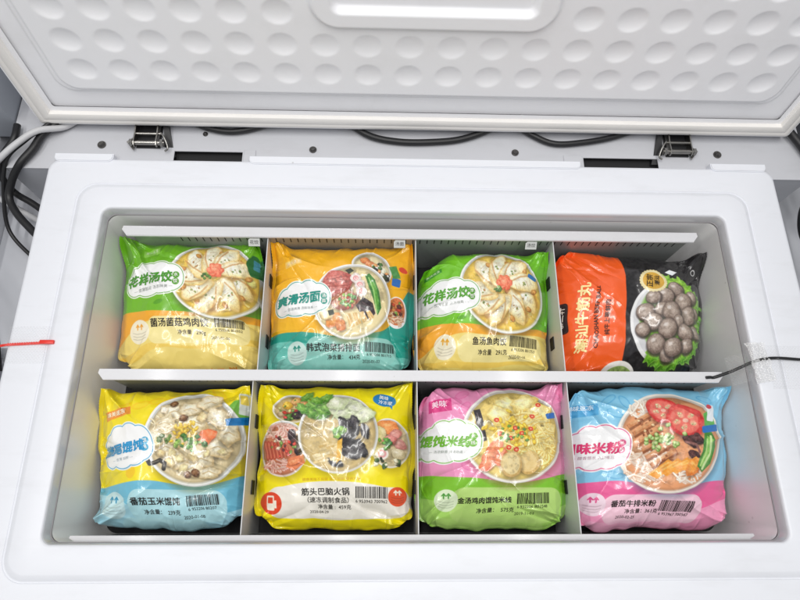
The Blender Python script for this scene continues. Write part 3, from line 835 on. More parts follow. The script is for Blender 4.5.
    def icon(s, cx, cy, r, fill, c):
        s.ell(cx, cy, r, r, fill)
        for dx in (-0.2, 0.2):
            s.seg((cx + dx * r, cy - 0.2 * r), (cx + dx * r, cy - 0.55 * r), 2.3, c)
            s.stroke([(cx + dx * r - 6, cy - 0.42 * r), (cx + dx * r, cy - 0.62 * r), (cx + dx * r + 6, cy - 0.42 * r)], 2.0, c)
        lc = tuple(int(v * 0.86) for v in fill)
        for k in (0.05, 0.3, 0.52):
            s.stroke([(cx - 0.65 * r, cy + k * r), (cx - 0.25 * r, cy + (k + .12) * r), (cx + 0.25 * r, cy + (k + .12) * r), (cx + 0.65 * r, cy + k * r)], 1.6, lc)
    # ---- objects
    def build(s, label, group=None):
        s.finish()
        c = s.P.mean((0, 1))
        s.root = empty('frozen_food_pack', (float(c[0]), float(c[1]), s.z0 - 0.045))
        tag(s.root, label, 'food pack', 'frozen food packs in the basket cells')
        # printed grain of the film
        s.col = np.clip(s.col, 0, 1)
        lc = np.where(s.col <= 0.04045, s.col / 12.92, ((s.col + 0.055) / 1.055) ** 2.4)
        lc = np.clip(lc * 0.97, 0, 0.9)
        nb = 60
        u = np.linspace(0, 1, nb); U2, V2 = np.meshgrid(u, u)
        P2 = s.shape(U2, V2, -1)
        idx = np.round(u * (NB - 1)).astype(int)
        c2 = lc[np.ix_(idx, idx)]
        edgec = lc[np.round(V2 * (NB - 1)).astype(int), np.where(U2 < .5, 2, NB - 3)]
        V = np.concatenate([s.P.reshape(-1, 3), P2.reshape(-1, 3)])
        Cc = np.concatenate([lc.reshape(-1, 3), edgec.reshape(-1, 3)])
        F = np.concatenate([grid_faces(NB, NB), grid_faces(nb, nb, NB * NB)[:, ::-1]])
        s.film = np_mesh('film', V, F, M_FILM, s.root, colors=Cc)
        # crimped end seals with saw-tooth edge
        ns = 150
        for side in (0, 1):
            vv = np.linspace(0.0, 1.0, ns)
            base = s.shape(np.full(ns, float(side)), vv)
            d = -1 if side == 0 else 1
            rows = []; cols = []
            ph = s.rng.uniform(0, 6)
            flop = 0.0035 * np.sin(vv * 9 + ph)
            nr = 7
            for r_ in range(nr):
                t = r_ / (nr - 1)
                zig = 0.0011 * (np.arange(ns) % 2) if r_ == nr - 1 else 0
                b = base.copy()
                free = np.clip((0.20 - vv) / 0.12, 0, 1) + np.clip((vv - 0.84) / 0.1, 0, 1) * 0.6      # corners stand free, the middle folds under
                b[:, 0] += d * (0.0075 * t + zig) * (0.7 + 0.3 * np.cos(vv * 7 + ph)) * (1 - 0.35 * free)
                b[:, 2] += (-0.010 + 0.018 * free) * t ** 1.2 + flop * t + 0.0005 * (r_ % 2)
                rows.append(b); cols.append(lc[np.round(vv * (NB - 1)).astype(int), 2 if side == 0 else NB - 3])
            np_mesh('seal', np.concatenate(rows), grid_faces(nr, ns), M_FILM, s.root, colors=np.concatenate(cols))
        return s
    def text(s, body, cx, cy, size, rgb, rot=0, bold=0.0, name='lettering', sx=1.0, off=0.00062, shear=0.0):
        V, F = text_geo(body, size * 0.87, 3.2)
        if not len(V): return
        if bold:           # heavier weight: the glyphs repeated round a small circle
            n = 7 if bold > 0.9 else 4; Vs = []; Fs = []
            for i in range(n):
                a = 6.2832 * i / n + 0.4
                Vs.append(V + bold * np.array([math.cos(a), math.sin(a)])); Fs += [tuple(q + i * len(V) for q in f) for f in F]
            offs = np.repeat(off + np.arange(n) * 0.00001, len(V)); V = np.concatenate(Vs); F = Fs
        else: offs = np.full(len(V), off)
        a = R(rot)
        x = V[:, 0] * sx + V[:, 1] * shear; y = -V[:, 1]
        ax = cx + x * math.cos(a) + y * math.sin(a); ay = cy - x * math.sin(a) + y * math.cos(a)
        P = s.sample(ax, ay, offs[:, None])
        return mesh(name, P, F, ink(rgb), s.film)
    def barcode(s, cx, cy, w, h, rot=0, digits='6 950206 802052', dsize=17):
        a = R(rot); bars = []; x = -w / 2
        rg = random.Random(int(cx * 7 + cy))
        while x < w / 2:
            b = rg.choice([1.6, 1.6, 2.6, 3.6]); bars.append((x, min(x + b, w / 2))); x += b + rg.choice([1.4, 1.8, 2.8])
        V, F = [], []
        for x0, x1 in bars:
            k = 12; o = len(V)
            for i in range(k + 1):
                for xx in (x0, x1): V.append((xx, -h / 2 + h * i / k))
            F += [(o + 2 * i, o + 2 * i + 1, o + 2 * i + 3, o + 2 * i + 2) for i in range(k)]
        V = np.array(V)
        ax = cx + V[:, 0] * math.cos(a) + V[:, 1] * math.sin(a); ay = cy - V[:, 0] * math.sin(a) + V[:, 1] * math.cos(a)
        mesh('barcode', s.sample(ax, ay, 0.0006), F, M_BLACKTXT, s.film)
        s.text(digits, cx - 2, cy + h / 2 + dsize * 0.62, dsize, (40, 34, 30), rot, name='barcode_digits')
    def caption(s, title, tx, ty, tsz, wt, wx, wy, wsz, date, dx, dy, dsz, rot=0):
        s.text(title, tx, ty, tsz, (32, 27, 24), rot, 0.55, 'title')
        s.text(wt, wx, wy, wsz, (44, 38, 34), rot, 0.15, 'net_weight')
        s.text(date, dx, dy, dsz, (52, 46, 44), rot, 0.0, 'date_stamp')
    def brandcloud(s, name, x, y, sz, rgb, rot, dots, dotrgb, dchars, sub, subx, suby, ssz, subrgb, shear=0.12):
        s.text(name, x, y, sz, rgb, rot, sz * 0.036, 'brush_lettering', shear=shear)
        for (px, py), ch in zip(dots, dchars):
            s.text(ch, px, py, sz * 0.38, (250, 250, 245), rot, 0.2)
        s.text(sub, subx, suby, ssz, subrgb, rot, 0.0)

def dumpling_bowl(b, cx, cy, rx, ry, rot):
    b.bowl(cx, cy, rx, ry, rot, (246, 247, 242), (242, 204, 84), 13)
    b.speck(26, cx, cy, rx * 0.82, ry * 0.8, [(240, 216, 120), (176, 108, 52), (246, 226, 150), (222, 176, 84)], 8, 16)
    b.noodles(cx + rx * 0.1, cy + ry * 0.55, rx * 0.62, ry * 0.26, 26, (250, 228, 140), (206, 156, 60), 4.4, -8)
    for i in range(9):
        a = i / 9 * 6.283 + 0.3 + b.rng.normal() * 0.06
        x, y = cx + rx * 0.50 * math.cos(a), cy - 6 + ry * 0.50 * math.sin(a)
        b.ell(x + 8, y + 8, rx * 0.34, ry * 0.20, (200, 140, 50), math.degrees(a), 8, 0.7, 0.08)
        b.lumpy(x, y, rx * 0.39, ry * 0.225, (255, 252, 232), (240, 214, 140), math.degrees(a) + 20 + b.rng.normal() * 8, 0.07, (214, 166, 84), 3, 0.5, 0.35)
        sx_, sy_ = math.sin(a) * ry * 0.11, -math.cos(a) * ry * 0.11          # seared fold along one side
        b.stroke([(x + sx_ - math.cos(a) * rx * 0.24, y + sy_ - math.sin(a) * ry * 0.24), (x + sx_ * 1.3, y + sy_ * 1.3), (x + sx_ + math.cos(a) * rx * 0.26, y + sy_ + math.sin(a) * ry * 0.26)], 3.4, (196, 134, 66), 0.6)
        for k in range(5):       # pleats along one edge
            t = -0.62 + 0.31 * k
            px, py = x + math.cos(a) * rx * 0.3 * t, y + math.sin(a) * ry * 0.3 * t
            b.stroke([(px, py), (px - math.sin(a) * 9 + 2, py + math.cos(a) * 9), (px - math.sin(a) * 17, py + math.cos(a) * 17)], 1.7, (196, 164, 104), 0.8)
            b.stroke([(px + 3, py), (px - math.sin(a) * 15 + 3, py + math.cos(a) * 15)], 1.5, (255, 252, 240), 0.7)
        b.speck(3, x, y, 22, 14, [(140, 150, 70), (110, 136, 60), (186, 136, 76)], 2.2, 4.0)
        b.lumpy(cx + rx * 0.72 * math.cos(a + .35), cy + ry * 0.70 * math.sin(a + .35), 13, 9, (226, 166, 84), (176, 110, 46), math.degrees(a))
    b.mottle(cx, cy - 3, rx - 14, ry - 14, 15, 0.20, (255, 246, 220), rot)
    for i in range(6):
        a = i / 6 * 6.283
        b.lumpy(cx + 6 + 17 * math.cos(a), cy - 32 + 15 * math.sin(a), 17, 14, (248, 146, 108), (232, 104, 72), math.degrees(a), shade=0.2)
    b.lumpy(cx + 6, cy - 34, 16, 14, (250, 160, 122), (240, 124, 92), shade=0)
    b.speck(9, cx - 28, cy - 6, 20, 12, [(86, 130, 44), (120, 160, 60), (70, 110, 44)], 3.5, 6)

WH = (250, 250, 246)

# ---- 1: green / cream, mushroom chicken dumplings
b = Pack(11, [(-0.4381, 0.2000), (-0.2384, 0.1991), (-0.2290, -0.0040), (-0.4361, -0.0040)], [[140.9, 44.9], [558.7, 4.6], [-51.0, 525.0]],
         ears=[(0.0, 0.0, -0.004, 0.004, 0.018, 0.09), (1.0, 0.0, 0.002, 0.004, 0.012, 0.08), (0.0, 1.0, 0.006, 0.004, 0.004, 0.1)])
b.col[:] = np.array((112, 182, 34)) / 255
b.mix(np.clip((vnoise(b.rng, b.AX, b.AY, 130) - 0.4) * 1.2, 0, 1) * 0.5, (134, 202, 44))
b.below([(0, 330), (150, 336), (300, 346), (420, 352), (520, 362), (700, 342)], (244, 172, 46))
b.below([(0, 470), (110, 462), (180, 400), (260, 372), (420, 400), (560, 384), (660, 370), (720, 372)], (242, 218, 122))
b.below([(0, 520), (150, 500), (250, 452), (330, 466), (430, 472), (560, 440), (720, 430)], (240, 206, 96))
b.below([(0, 560), (130, 548), (280, 470), (420, 482), (560, 460), (720, 462)], (242, 218, 124))
b.rrect(246, 366, 632, 462, 34, (246, 230, 158))
b.poly([(214, 88), (286, 80), (290, 108), (218, 118)], (150, 206, 92))
b.ell(295, 312, 20, 8, (90, 160, 30), -15)
dumpling_bowl(b, 514, 216, 180, 156, 12)
b.ell(672, 150, 34, 44, (46, 110, 54), 10, wob=0.05); b.rrect(662, 120, 684, 160, 4, (70, 140, 160), 12)
b.cloud(276, 219, 226, 122, (90, 160, 40), rot=-4)
for q in ((364, 205), (363, 232)): b.ell(*q, 14, 14, (88, 158, 44))
b.icon(210, 416, 44, (246, 238, 212), (236, 160, 40))
b.build('green and cream dumpling pack in the rear left cell', )
b.brandcloud('花样汤饺', 256, 222, 54, (70, 148, 34), 5, ((364, 205), (363, 232)), 0, '水饺', '— 皮薄馅足 汤浓味美 —', 272, 258, 17, (150, 156, 150))
b.caption('菌汤菌菇鸡肉饺', 372, 390, 37, '净含量   290g', 418, 424, 21, '2020-01-06', 524, 441, 17)
b.barcode(560, 386, 106, 34, 0, '6 950206 802052', 16)
b.text('菌汤·鸡肉饺子 鲜', 430, 566, 44, (236, 150, 40), 0, 1.0)
b.text('美味速冻', 252, 99, 17, (226, 244, 200), 4)

# ---- 2: orange / teal, kimchi pork noodles
b = Pack(22, [(-0.2155, 0.1959), (-0.0075, 0.1945), (-0.0092, -0.0040), (-0.2140, -0.0030)], [[54.3, 56.8], [561.2, 7.8], [-21.0, 509.0]],
         ears=[(0.0, 0.0, -0.001, 0.006, 0.022, 0.07), (1.0, 0.0, 0.000, 0.004, 0.020, 0.06)])
b.col[:] = np.array((248, 184, 32)) / 255
b.mix(np.clip((vnoise(b.rng, b.AX, b.AY, 140) - 0.4) * 1.2, 0, 1) * 0.4, (252, 200, 60))
b.below([(0, 414), (90, 408), (200, 420), (320, 436), (440, 420), (520, 404), (600, 214), (700, 200)], (40, 160, 142))
b.below([(0, 450), (60, 440), (140, 446), (240, 470), (420, 500), (700, 500)], (112, 200, 186))
b.rrect(186, 436, 540, 536, 42, (150, 208, 196)); b.rrect(60, 500, 560, 640, 40, (146, 212, 200), alpha=0.75)
b.poly([(100, 140), (166, 128), (172, 152), (104, 166)], (250, 206, 110))
b.bowl(450, 170, 84, 66, 30, WH, (236, 222, 176), 10, (150, 100, 20))
for x, y, c1, c2 in ((424, 140, (232, 150, 90), (206, 110, 60)), (444, 156, (236, 160, 110), (206, 120, 76)), (470, 168, (240, 236, 214), (206, 200, 160)), (490, 180, (240, 238, 220), (206, 204, 170)), (470, 200, (120, 150, 80), (80, 110, 50)), (500, 206, (60, 70, 50), (34, 36, 30))):
    b.lumpy(x, y, 20, 14, c1, c2, 20)
b.speck(22, 478, 182, 46, 34, [(70, 110, 50), (240, 240, 226), (40, 40, 36), (226, 150, 90)], 4, 8)
b.ell(548, 330, 46, 62, WH, 12); b.ell(548, 326, 38, 54, (222, 120, 70), 12); b.mottle(548, 326, 38, 54, 12, 0.5, (240, 170, 110), 12)
b.noodles(546, 352, 34, 30, 16, (236, 210, 180), (180, 110, 80), 4)
b.speck(20, 548, 310, 32, 34, [(196, 60, 44), (90, 40, 36), (110, 150, 60), (226, 140, 80)], 5, 9)
b.bowl(370, 300, 156, 142, -20, WH, (240, 222, 168), 11, (120, 90, 20))
b.lumpy(312, 236, 62, 52, (214, 116, 104), (170, 66, 60), -20, 0.05); b.mottle(312, 236, 60, 50, 10, 0.5, (232, 160, 150), -20)
for i in range(4): b.seg((272, 222 + i * 14), (352, 206 + i * 18), 1.6, (150, 60, 54), 0.6)
b.lumpy(340, 300, 56, 34, (196, 120, 84), (140, 66, 48), -10); b.speck(20, 340, 300, 50, 30, [(220, 160, 110), (150, 70, 50), (200, 80, 60)], 4, 7)
b.poly([(424, 206), (440, 196), (462, 220), (478, 262), (486, 320), (470, 352), (456, 300), (438, 250)], (52, 120, 44)); b.poly([(446, 214), (464, 240), (476, 290), (474, 330), (460, 290), (450, 250)], (94, 168, 62))
b.stroke([(438, 214), (456, 260), (468, 340)], 3, (150, 206, 110))
b.poly([(384, 318), (414, 288), (452, 308), (462, 344), (440, 374), (404, 350)], (46, 34, 38)); b.stroke([(396, 320), (430, 336), (452, 356)], 3, (90, 70, 76)); b.stroke([(410, 306), (444, 324)], 2.4, (84, 66, 70))
for i in range(4):
    x = 346 + i * 26
    b.poly([(x, 350 - i * 4), (x + 16, 346 - i * 4), (x + 34, 396 - i * 12), (x + 14, 404 - i * 10)], (226, 186, 116)); b.stroke([(x + 6, 352 - i * 4), (x + 22, 396 - i * 10)], 1.8, (246, 216, 160))
b.lumpy(296, 374, 34, 24, (240, 168, 92), (222, 130, 60), -40); b.lumpy(324, 392, 20, 22, (236, 150, 84), (214, 120, 60)); b.lumpy(268, 352, 24, 20, (248, 232, 190), (226, 200, 140))
for x, y in ((386, 214), (402, 240), (408, 266)):
    b.lumpy(x, y, 21, 20, (252, 244, 238), (226, 206, 200)); b.ell(x, y, 11, 10, (236, 150, 150)); b.ell(x + 1, y + 1, 7, 6, (250, 230, 226)); b.ell(x + 1, y, 3, 3, (232, 140, 140))
b.poly([(344, 182), (366, 172), (380, 184), (360, 198)], (44, 56, 40)); b.poly([(274, 340), (296, 334), (300, 352), (280, 358)], (44, 56, 40))
b.speck(24, 352, 298, 36, 22, [(96, 160, 60), (150, 196, 90), (70, 130, 44)], 3.5, 6)
b.mottle(370, 296, 130, 118, 12, 0.18, (255, 246, 226), -20)
b.rrect(531, 200, 566, 232, 5, (40, 110, 190), 5); b.poly([(520, 160), (550, 150), (566, 196), (536, 204)], (80, 150, 80))
b.ell(578, 162, 18, 12, (220, 70, 50), 10)
b.cloud(176, 290, 206, 118, (40, 150, 130), rot=-2)
for q in ((260, 284), (260, 304)): b.ell(*q, 13, 12, (34, 150, 134))
b.icon(150, 488, 40, (206, 232, 224), (30, 140, 124))
b.build('orange and teal noodle pack with a pork bowl picture in the rear row')
b.brandcloud('爽滑汤面', 160, 292, 50, (20, 142, 128), 3, ((260, 284), (260, 304)), 0, '汤面', '— 劲道爽滑 汤鲜味美 —', 168, 328, 14, (150, 160, 158))
b.caption('韩式泡菜猪排面', 294, 474, 34.5, '净含量：  434克', 334, 506, 21, '2020-01-02', 440, 521, 17)
b.barcode(474, 470, 116, 36, -1, '6 953206 801715', 16)
b.text('美味速冻', 138, 148, 16, (255, 240, 200), 8)

# ---- 3: green / cream, fish dumplings
b = Pack(33, [(0.0075, 0.1842), (0.2015, 0.1872), (0.1968, -0.0040), (0.0040, -0.0040)], [[50.4, 97.0], [527.8, -2.0], [1.6, 486.0]],
         ears=[(1.0, 0.0, -0.002, 0.002, 0.020, 0.08), (0.0, 0.0, 0.004, -0.012, 0.0, 0.14), (0.0, 1.0, 0.004, 0.004, -0.004, 0.1)], pinch=-0.006)
b.col[:] = np.array((116, 196, 38)) / 255
b.mix(np.clip((vnoise(b.rng, b.AX, b.AY, 130) - 0.4) * 1.2, 0, 1) * 0.5, (140, 214, 50))
b.below([(0, 384), (50, 388), (150, 398), (270, 400), (400, 420), (560, 398), (640, 396)], (246, 174, 50))
b.below([(0, 520), (70, 510), (120, 450), (200, 428), (300, 438), (420, 436), (560, 426), (640, 428)], (246, 222, 126))
b.below([(0, 540), (160, 520), (300, 524), (440, 510), (640, 520)], (242, 208, 98)); b.below([(0, 560), (160, 542), (300, 540), (440, 530), (640, 540)], (244, 222, 126))
b.rrect(196, 436, 540, 522, 36, (248, 232, 160))
b.poly([(62, 184), (130, 162), (134, 186), (66, 212)], (70, 150, 50))
b.ell(210, 376, 20, 8, (96, 170, 34), -10)
dumpling_bowl(b, 378, 268, 182, 158, 28)
b.rrect(486, 196, 526, 214, 5, (40, 110, 180), 25)
b.cloud(164, 292, 226, 122, (90, 164, 44), rot=-4)
for q in ((251, 274), (250, 296)): b.ell(*q, 13, 12, (88, 158, 44))
b.icon(148, 476, 42, (248, 240, 214), (236, 170, 40))
b.build('green and cream dumpling pack beside the red meatball pack')
b.brandcloud('花样汤饺', 150, 286, 52, (84, 160, 40), 3, ((251, 274), (250, 296)), 0, '水饺', '— 皮薄馅足 汤浓味美 —', 160, 322, 16, (156, 162, 156))
b.caption('鱼汤鱼肉饺', 320, 460, 31.5, '净含量   291克', 334, 494, 21, '2020-01-10', 432, 510, 17)
b.barcode(460, 458, 116, 36, -3, '6 953206 801753', 16)
b.text('美味速冻', 98, 187, 16, (214, 240, 190), 17)

# ---- 4: red / black meatball pack
b = Pack(44, [(0.2155, 0.1955), (0.4455, 0.1800), (0.4260, -0.0040), (0.2120, -0.0040)], [[62.7, 88.2], [566.7, 24.4], [20.4, 485.0]],
         ears=[(1.0, 0.0, -0.001, 0.008, 0.028, 0.06), (0.0, 0.0, 0.002, 0.002, 0.012, 0.08)], H=0.038, crumple=0.7)
b.col[:] = np.array((246, 96, 30)) / 255
b.mix(np.clip((vnoise(b.rng, b.AX, b.AY, 150) - 0.4) * 1.2, 0, 1) * 0.4, (250, 116, 46))
b.poly([(300, 60), (318, 200), (314, 420), (304, 700), (760, 700), (760, 40)], (34, 32, 34))
b.ell(300, 572, 66, 52, (240, 238, 232)); b.ell(304, 576, 52, 40, (140, 170, 90)); b.mottle(304, 576, 52, 40, 9, 0.5, (200, 220, 140))
b.ell(482, 380, 150, 164, (236, 236, 236), 12); b.ell(484, 378, 140, 154, (214, 214, 216), 12)
for i in range(26):
    a = i / 26 * 6.283
    r0 = 1.0 + 0.12 * b.rng.random()
    if 2.2 < a < 4.5: continue
    b.lumpy(492 + 108 * math.cos(a) * r0, 376 + 140 * math.sin(a) * r0, 38, 27, (160, 214, 66), (84, 156, 34), math.degrees(a) + b.rng.normal() * 20, 0.14, (190, 232, 110), 7)
b.ell(486, 372, 118, 140, (110, 168, 48), 0, soft=12)
balls = [(508, 254, 34), (576, 282, 27), (462, 286, 36), (418, 290, 26), (540, 304, 38), (600, 342, 26), (390, 346, 34), (452, 340, 30), (570, 352, 38), (490, 344, 40), (418, 384, 33), (520, 380, 26), (378, 414, 28), (600, 418, 30), (552, 420, 36), (476, 410, 38), (556, 474, 28), (432, 466, 38), (480, 506, 28), (502, 478, 36)]
for x, y, r in balls:
    b.ell(x + 3, y + 6, r + 3, r + 3, (60, 48, 44), soft=8, alpha=0.7)
    b.lumpy(x, y, r, r * 0.97, (190, 172, 158), (112, 92, 80), 0, 0.02, (88, 74, 68)); b.mottle(x, y, r * 0.95, r * 0.95, 7, 0.25, (214, 202, 194))
    b.ell(x - r * 0.3, y - r * 0.35, r * 0.24, r * 0.16, (226, 218, 212), -30, soft=6, alpha=0.8)
for i in range(26):
    a = i / 26 * 6.283; b.ell(424 + 47 * math.cos(a), 220 + 43 * math.sin(a), 7, 7, (236, 222, 170))
b.ell(424, 220, 47, 43, (240, 228, 180)); b.ell(424, 220, 42, 38, (222, 172, 62)); b.mottle(424, 220, 42, 38, 30, 0.25, (244, 206, 110))
b.poly([(478, 176), (498, 162), (526, 172), (506, 188)], (236, 240, 244))
b.rrect(62, 298, 110, 412, 12, (30, 26, 28), -2); b.rrect(66, 302, 106, 408, 10, (60, 54, 54), -2); b.rrect(68, 304, 104, 406, 9, (26, 24, 26), -2)
b.ell(600, 166, 11, 11, (220, 220, 220)); b.ell(600, 166, 8, 8, (34, 32, 34))
b.build('red and black meatball pack with lettering turned sideways in the rear right cell')
b.text('潮汕牛筋丸', 161, 362, 54, (250, 230, 160), 88, 1.5, 'brush_lettering', sx=1.08)
b.text('CHAOSHAN BEEF BALL', 208, 362, 24, (36, 18, 12), 88, 0.5, sx=1.06, off=0.0009)
b.text('纯牛上等鲜肉', 247, 366, 24, (44, 22, 14), 88, 0.4, sx=1.06, off=0.0009)
b.text('慕兰轩', 87, 352, 32, (236, 232, 220), 88, 0.3)
b.text('正宗', 410, 222, 32, (44, 34, 20), 84, 0.6); b.text('潮汕', 440, 218, 26, (44, 34, 20), 84, 0.4)

# ---- 5: yellow / blue wontons
b = Pack(55, [(-0.4440, -0.0325), (-0.2378, -0.0230), (-0.2355, -0.2105), (-0.4280, -0.2087)], [[58.8, 69.9], [502.7, -11.3], [-32.7, 471.8]],
         ears=[(0.0, 0.0, 0.010, 0.006, 0.026, 0.07), (1.0, 0.0, 0.000, 0.004, 0.024, 0.06), (0.0, 1.0, -0.006, 0.002, -0.002, 0.10), (1.0, 1.0, 0.0, 0.003, 0.006, 0.12)], crumple=1.15)
b.col[:] = np.array((250, 226, 30)) / 255
for i in range(6):
    b.ell(150 + i * 62, 130 - i * 10, 34, 13, (246, 196, 30), -30 + i * 14, alpha=0.55); b.ell(152 + i * 62, 130 - i * 10, 27, 8, (250, 222, 40), -30 + i * 14, alpha=0.8)
for x, y in ((545, 230), (548, 280), (185, 348)): b.ell(x, y, 17, 22, (242, 190, 40), 20, alpha=0.7)
b.below([(0, 402), (70, 400), (150, 384), (240, 372), (330, 388), (430, 392), (560, 346), (640, 330)], (112, 188, 214))
b.below([(0, 420), (110, 430), (200, 470), (400, 500), (640, 440)], (166, 214, 228)); b.rrect(168, 404, 486, 510, 40, (176, 220, 228)); b.rrect(120, 500, 420, 640, 40, (186, 226, 230), alpha=0.6)
b.poly([(76, 140), (176, 124), (182, 152), (82, 172)], (246, 152, 62))
b.ell(536, 140, 36, 38, (120, 190, 70), wob=0.04); b.rrect(530, 86, 560, 152, 4, (226, 232, 226), 4); b.rrect(534, 90, 556, 116, 3, (240, 214, 90), 4)
b.bowl(388, 236, 158, 158, -28, (248, 248, 242), (226, 206, 160), 14, (120, 110, 40))
for x, y, rx, ry, rt in ((330, 150, 44, 30, 30), (380, 140, 36, 28, 0), (440, 116, 40, 28, -10), (470, 170, 40, 30, 40), (300, 190, 40, 26, -50), (300, 270, 44, 30, 20), (340, 310, 46, 30, 40), (420, 310, 44, 30, -20), (470, 270, 42, 30, 30), (500, 220, 28, 40, 10), (390, 340, 40, 24, 0), (270, 240, 26, 34, 0), (440, 350, 36, 18, -10), (400, 190, 40, 30, 10)):
    b.lumpy(x, y, rx, ry, (248, 240, 214), (214, 190, 140), rt, 0.10, (196, 164, 112), 5)
    b.stroke([(x - rx * 0.5, y + 3), (x, y - 6), (x + rx * 0.5, y + 2)], 2, (206, 178, 128), 0.8)
b.speck(18, 388, 240, 120, 118, [(224, 196, 140), (232, 206, 150), (214, 184, 126)], 9, 16)
b.noodles(300, 190, 60, 50, 8, (244, 232, 196), (200, 170, 120), 3)
for x, y, r in ((326, 118, 13), (362, 170, 14), (398, 350, 14), (372, 356, 12)): b.lumpy(x, y, r, r * 0.9, (150, 104, 66), (84, 52, 32))
for x, y in ((298, 142), (476, 188)): b.lumpy(x, y, 13, 11, (252, 246, 232), (226, 206, 170))
for _ in range(40):
    x, y = 365 + b.rng.normal() * 22, 214 + b.rng.normal() * 16; b.lumpy(x, y, 9, 5, (250, 220, 90), (226, 176, 50), b.rng.uniform(0, 180))
b.lumpy(436, 232, 32, 20, (250, 140, 80), (232, 100, 54), -40, 0.1, None, 3); b.poly([(404, 236), (440, 206), (466, 222), (440, 262)], (246, 128, 74))
b.speck(26, 384, 254, 60, 28, [(96, 150, 60), (60, 110, 44), (150, 190, 90)], 4, 8)
b.stroke([(240, 304), (250, 322), (268, 318), (284, 310), (300, 320), (296, 338)], 7, (46, 42, 36)); b.stroke([(254, 320), (280, 312)], 2, (110, 104, 90))
b.speck(8, 300, 236, 24, 16, [(110, 140, 70), (90, 120, 60)], 5, 8)
b.mottle(386, 234, 148, 140, 15, 0.26, (255, 248, 226), -28)
b.poly([(490, 172), (572, 152), (576, 180), (494, 194)], (30, 122, 190))
b.cloud(168, 262, 172, 134, (60, 160, 206), rot=-12)
for q in ((233, 244), (232, 266)): b.ell(*q, 13, 13, (80, 176, 214))
b.icon(110, 460, 46, (196, 226, 230), (40, 140, 180))
b.build('yellow and blue wonton pack in the front left cell')
b.brandcloud('燕尾馄饨', 152, 272, 46, (40, 150, 204), 10, ((233, 244), (232, 266)), 0, '馄饨', '— 皮薄 馅鲜 —', 158, 306, 13, (160, 176, 184))
b.caption('番茄玉米馄饨', 258, 444, 30.5, '净含量：  239克', 276, 478, 20, '2020-01-08', 380, 490, 17, 1)
b.barcode(411, 436, 104, 34, 4, '6 953206 80207', 16)
b.text('味美速冻', 126, 148, 22, (255, 240, 210), 9, 0.5)

# ---- 6: yellow hotpot
b = Pack(66, [(-0.2193, -0.0215), (-0.0105, -0.0205), (-0.0092, -0.2104), (-0.2180, -0.2083)], [[35.0, 38.4], [513.3, -0.6], [-11.2, 498.7]],
         ears=[(0.0, 0.0, 0.004, 0.003, 0.016, 0.08), (1.0, 0.0, 0.002, 0.003, 0.024, 0.08), (0.0, 1.0, -0.002, 0.0, 0.008, 0.10), (1.0, 1.0, 0.002, 0.0, 0.004, 0.09)], crumple=0.9)
b.col[:] = np.array((250, 232, 14)) / 255
b.mix(np.clip((vnoise(b.rng, b.AX, b.AY, 120) - 0.45) * 1.2, 0, 1) * 0.35, (244, 214, 20))
b.ell(286, 440, 240, 64, (240, 236, 226)); b.rrect(60, 394, 540, 500, 50, (242, 238, 228)); b.ell(280, 400, 150, 14, (250, 232, 14), alpha=0.0)
b.bowl(146, 124, 66, 54, 10, WH, (216, 190, 130), 7, (150, 130, 10))
for x, y, c1, c2 in ((130, 110, (244, 206, 80), (214, 160, 50)), (160, 96, (236, 190, 120), (196, 140, 80)), (118, 140, (200, 180, 140), (150, 120, 80)), (176, 120, (230, 170, 100), (180, 120, 60)), (150, 140, (206, 50, 44), (150, 30, 30)), (140, 154, (90, 130, 60), (50, 90, 40)), (164, 150, (60, 44, 44), (30, 24, 26)), (186, 138, (54, 44, 46), (30, 24, 26)), (190, 104, (226, 160, 96), (180, 110, 60))):
    b.lumpy(x, y, 19, 14, c1, c2, b.rng.uniform(-40, 40))
b.speck(16, 146, 124, 52, 40, [(200, 60, 50), (110, 150, 70), (240, 220, 150)], 3, 6)
b.bowl(120, 266, 86, 96, 0, WH, (196, 120, 84), 8, (150, 130, 10))
b.noodles(110, 214, 62, 36, 46, (242, 206, 190), (200, 120, 104), 4.4); b.noodles(96, 322, 50, 26, 26, (240, 200, 184), (196, 116, 100), 4.4)
for i in range(7): b.stroke([(50 + i * 13, 240 + i * 2), (64 + i * 13, 300 - i * 2)], 6.5, (176, 72, 54)); b.stroke([(52 + i * 13, 244), (64 + i * 13, 296)], 2.2, (214, 120, 90))
for x, y in ((150, 220), (170, 250), (180, 230), (172, 272), (160, 240)): b.lumpy(x, y, 20, 13, (70, 48, 50), (34, 24, 28), b.rng.uniform(0, 180))
b.poly([(140, 300), (188, 286), (196, 316), (158, 340), (132, 328)], (232, 130, 84)); b.lumpy(160, 312, 24, 10, (244, 160, 110), (224, 120, 74), -20)
b.speck(24, 118, 256, 50, 40, [(210, 70, 56), (120, 150, 70), (240, 210, 180), (90, 40, 40)], 3, 6)
b.bowl(472, 244, 68, 86, 0, WH, (222, 204, 160), 8, (150, 130, 10))
b.lumpy(466, 190, 38, 26, (248, 168, 100), (234, 130, 66)); b.lumpy(436, 216, 24, 30, (240, 230, 190), (206, 190, 140))
for x, y, c1, c2 in ((490, 214, (226, 160, 150), (190, 110, 104)), (504, 246, (222, 164, 156), (186, 116, 110)), (470, 236, (226, 150, 140), (190, 100, 94)), (430, 270, (226, 216, 170), (190, 170, 120)), (498, 280, (230, 220, 190), (196, 180, 140))): b.lumpy(x, y, 24, 17, c1, c2, b.rng.uniform(-40, 40))
for q in (22, 15, 8): b.ell(444, 282, q, q * 0.9, (250, 240, 230) if q != 15 else (236, 170, 170))
b.speck(12, 456, 240, 20, 26, [(90, 150, 60), (60, 120, 50)], 4, 7); b.speck(12, 460, 310, 44, 14, [(70, 100, 60), (240, 226, 190), (50, 60, 40)], 4, 9)
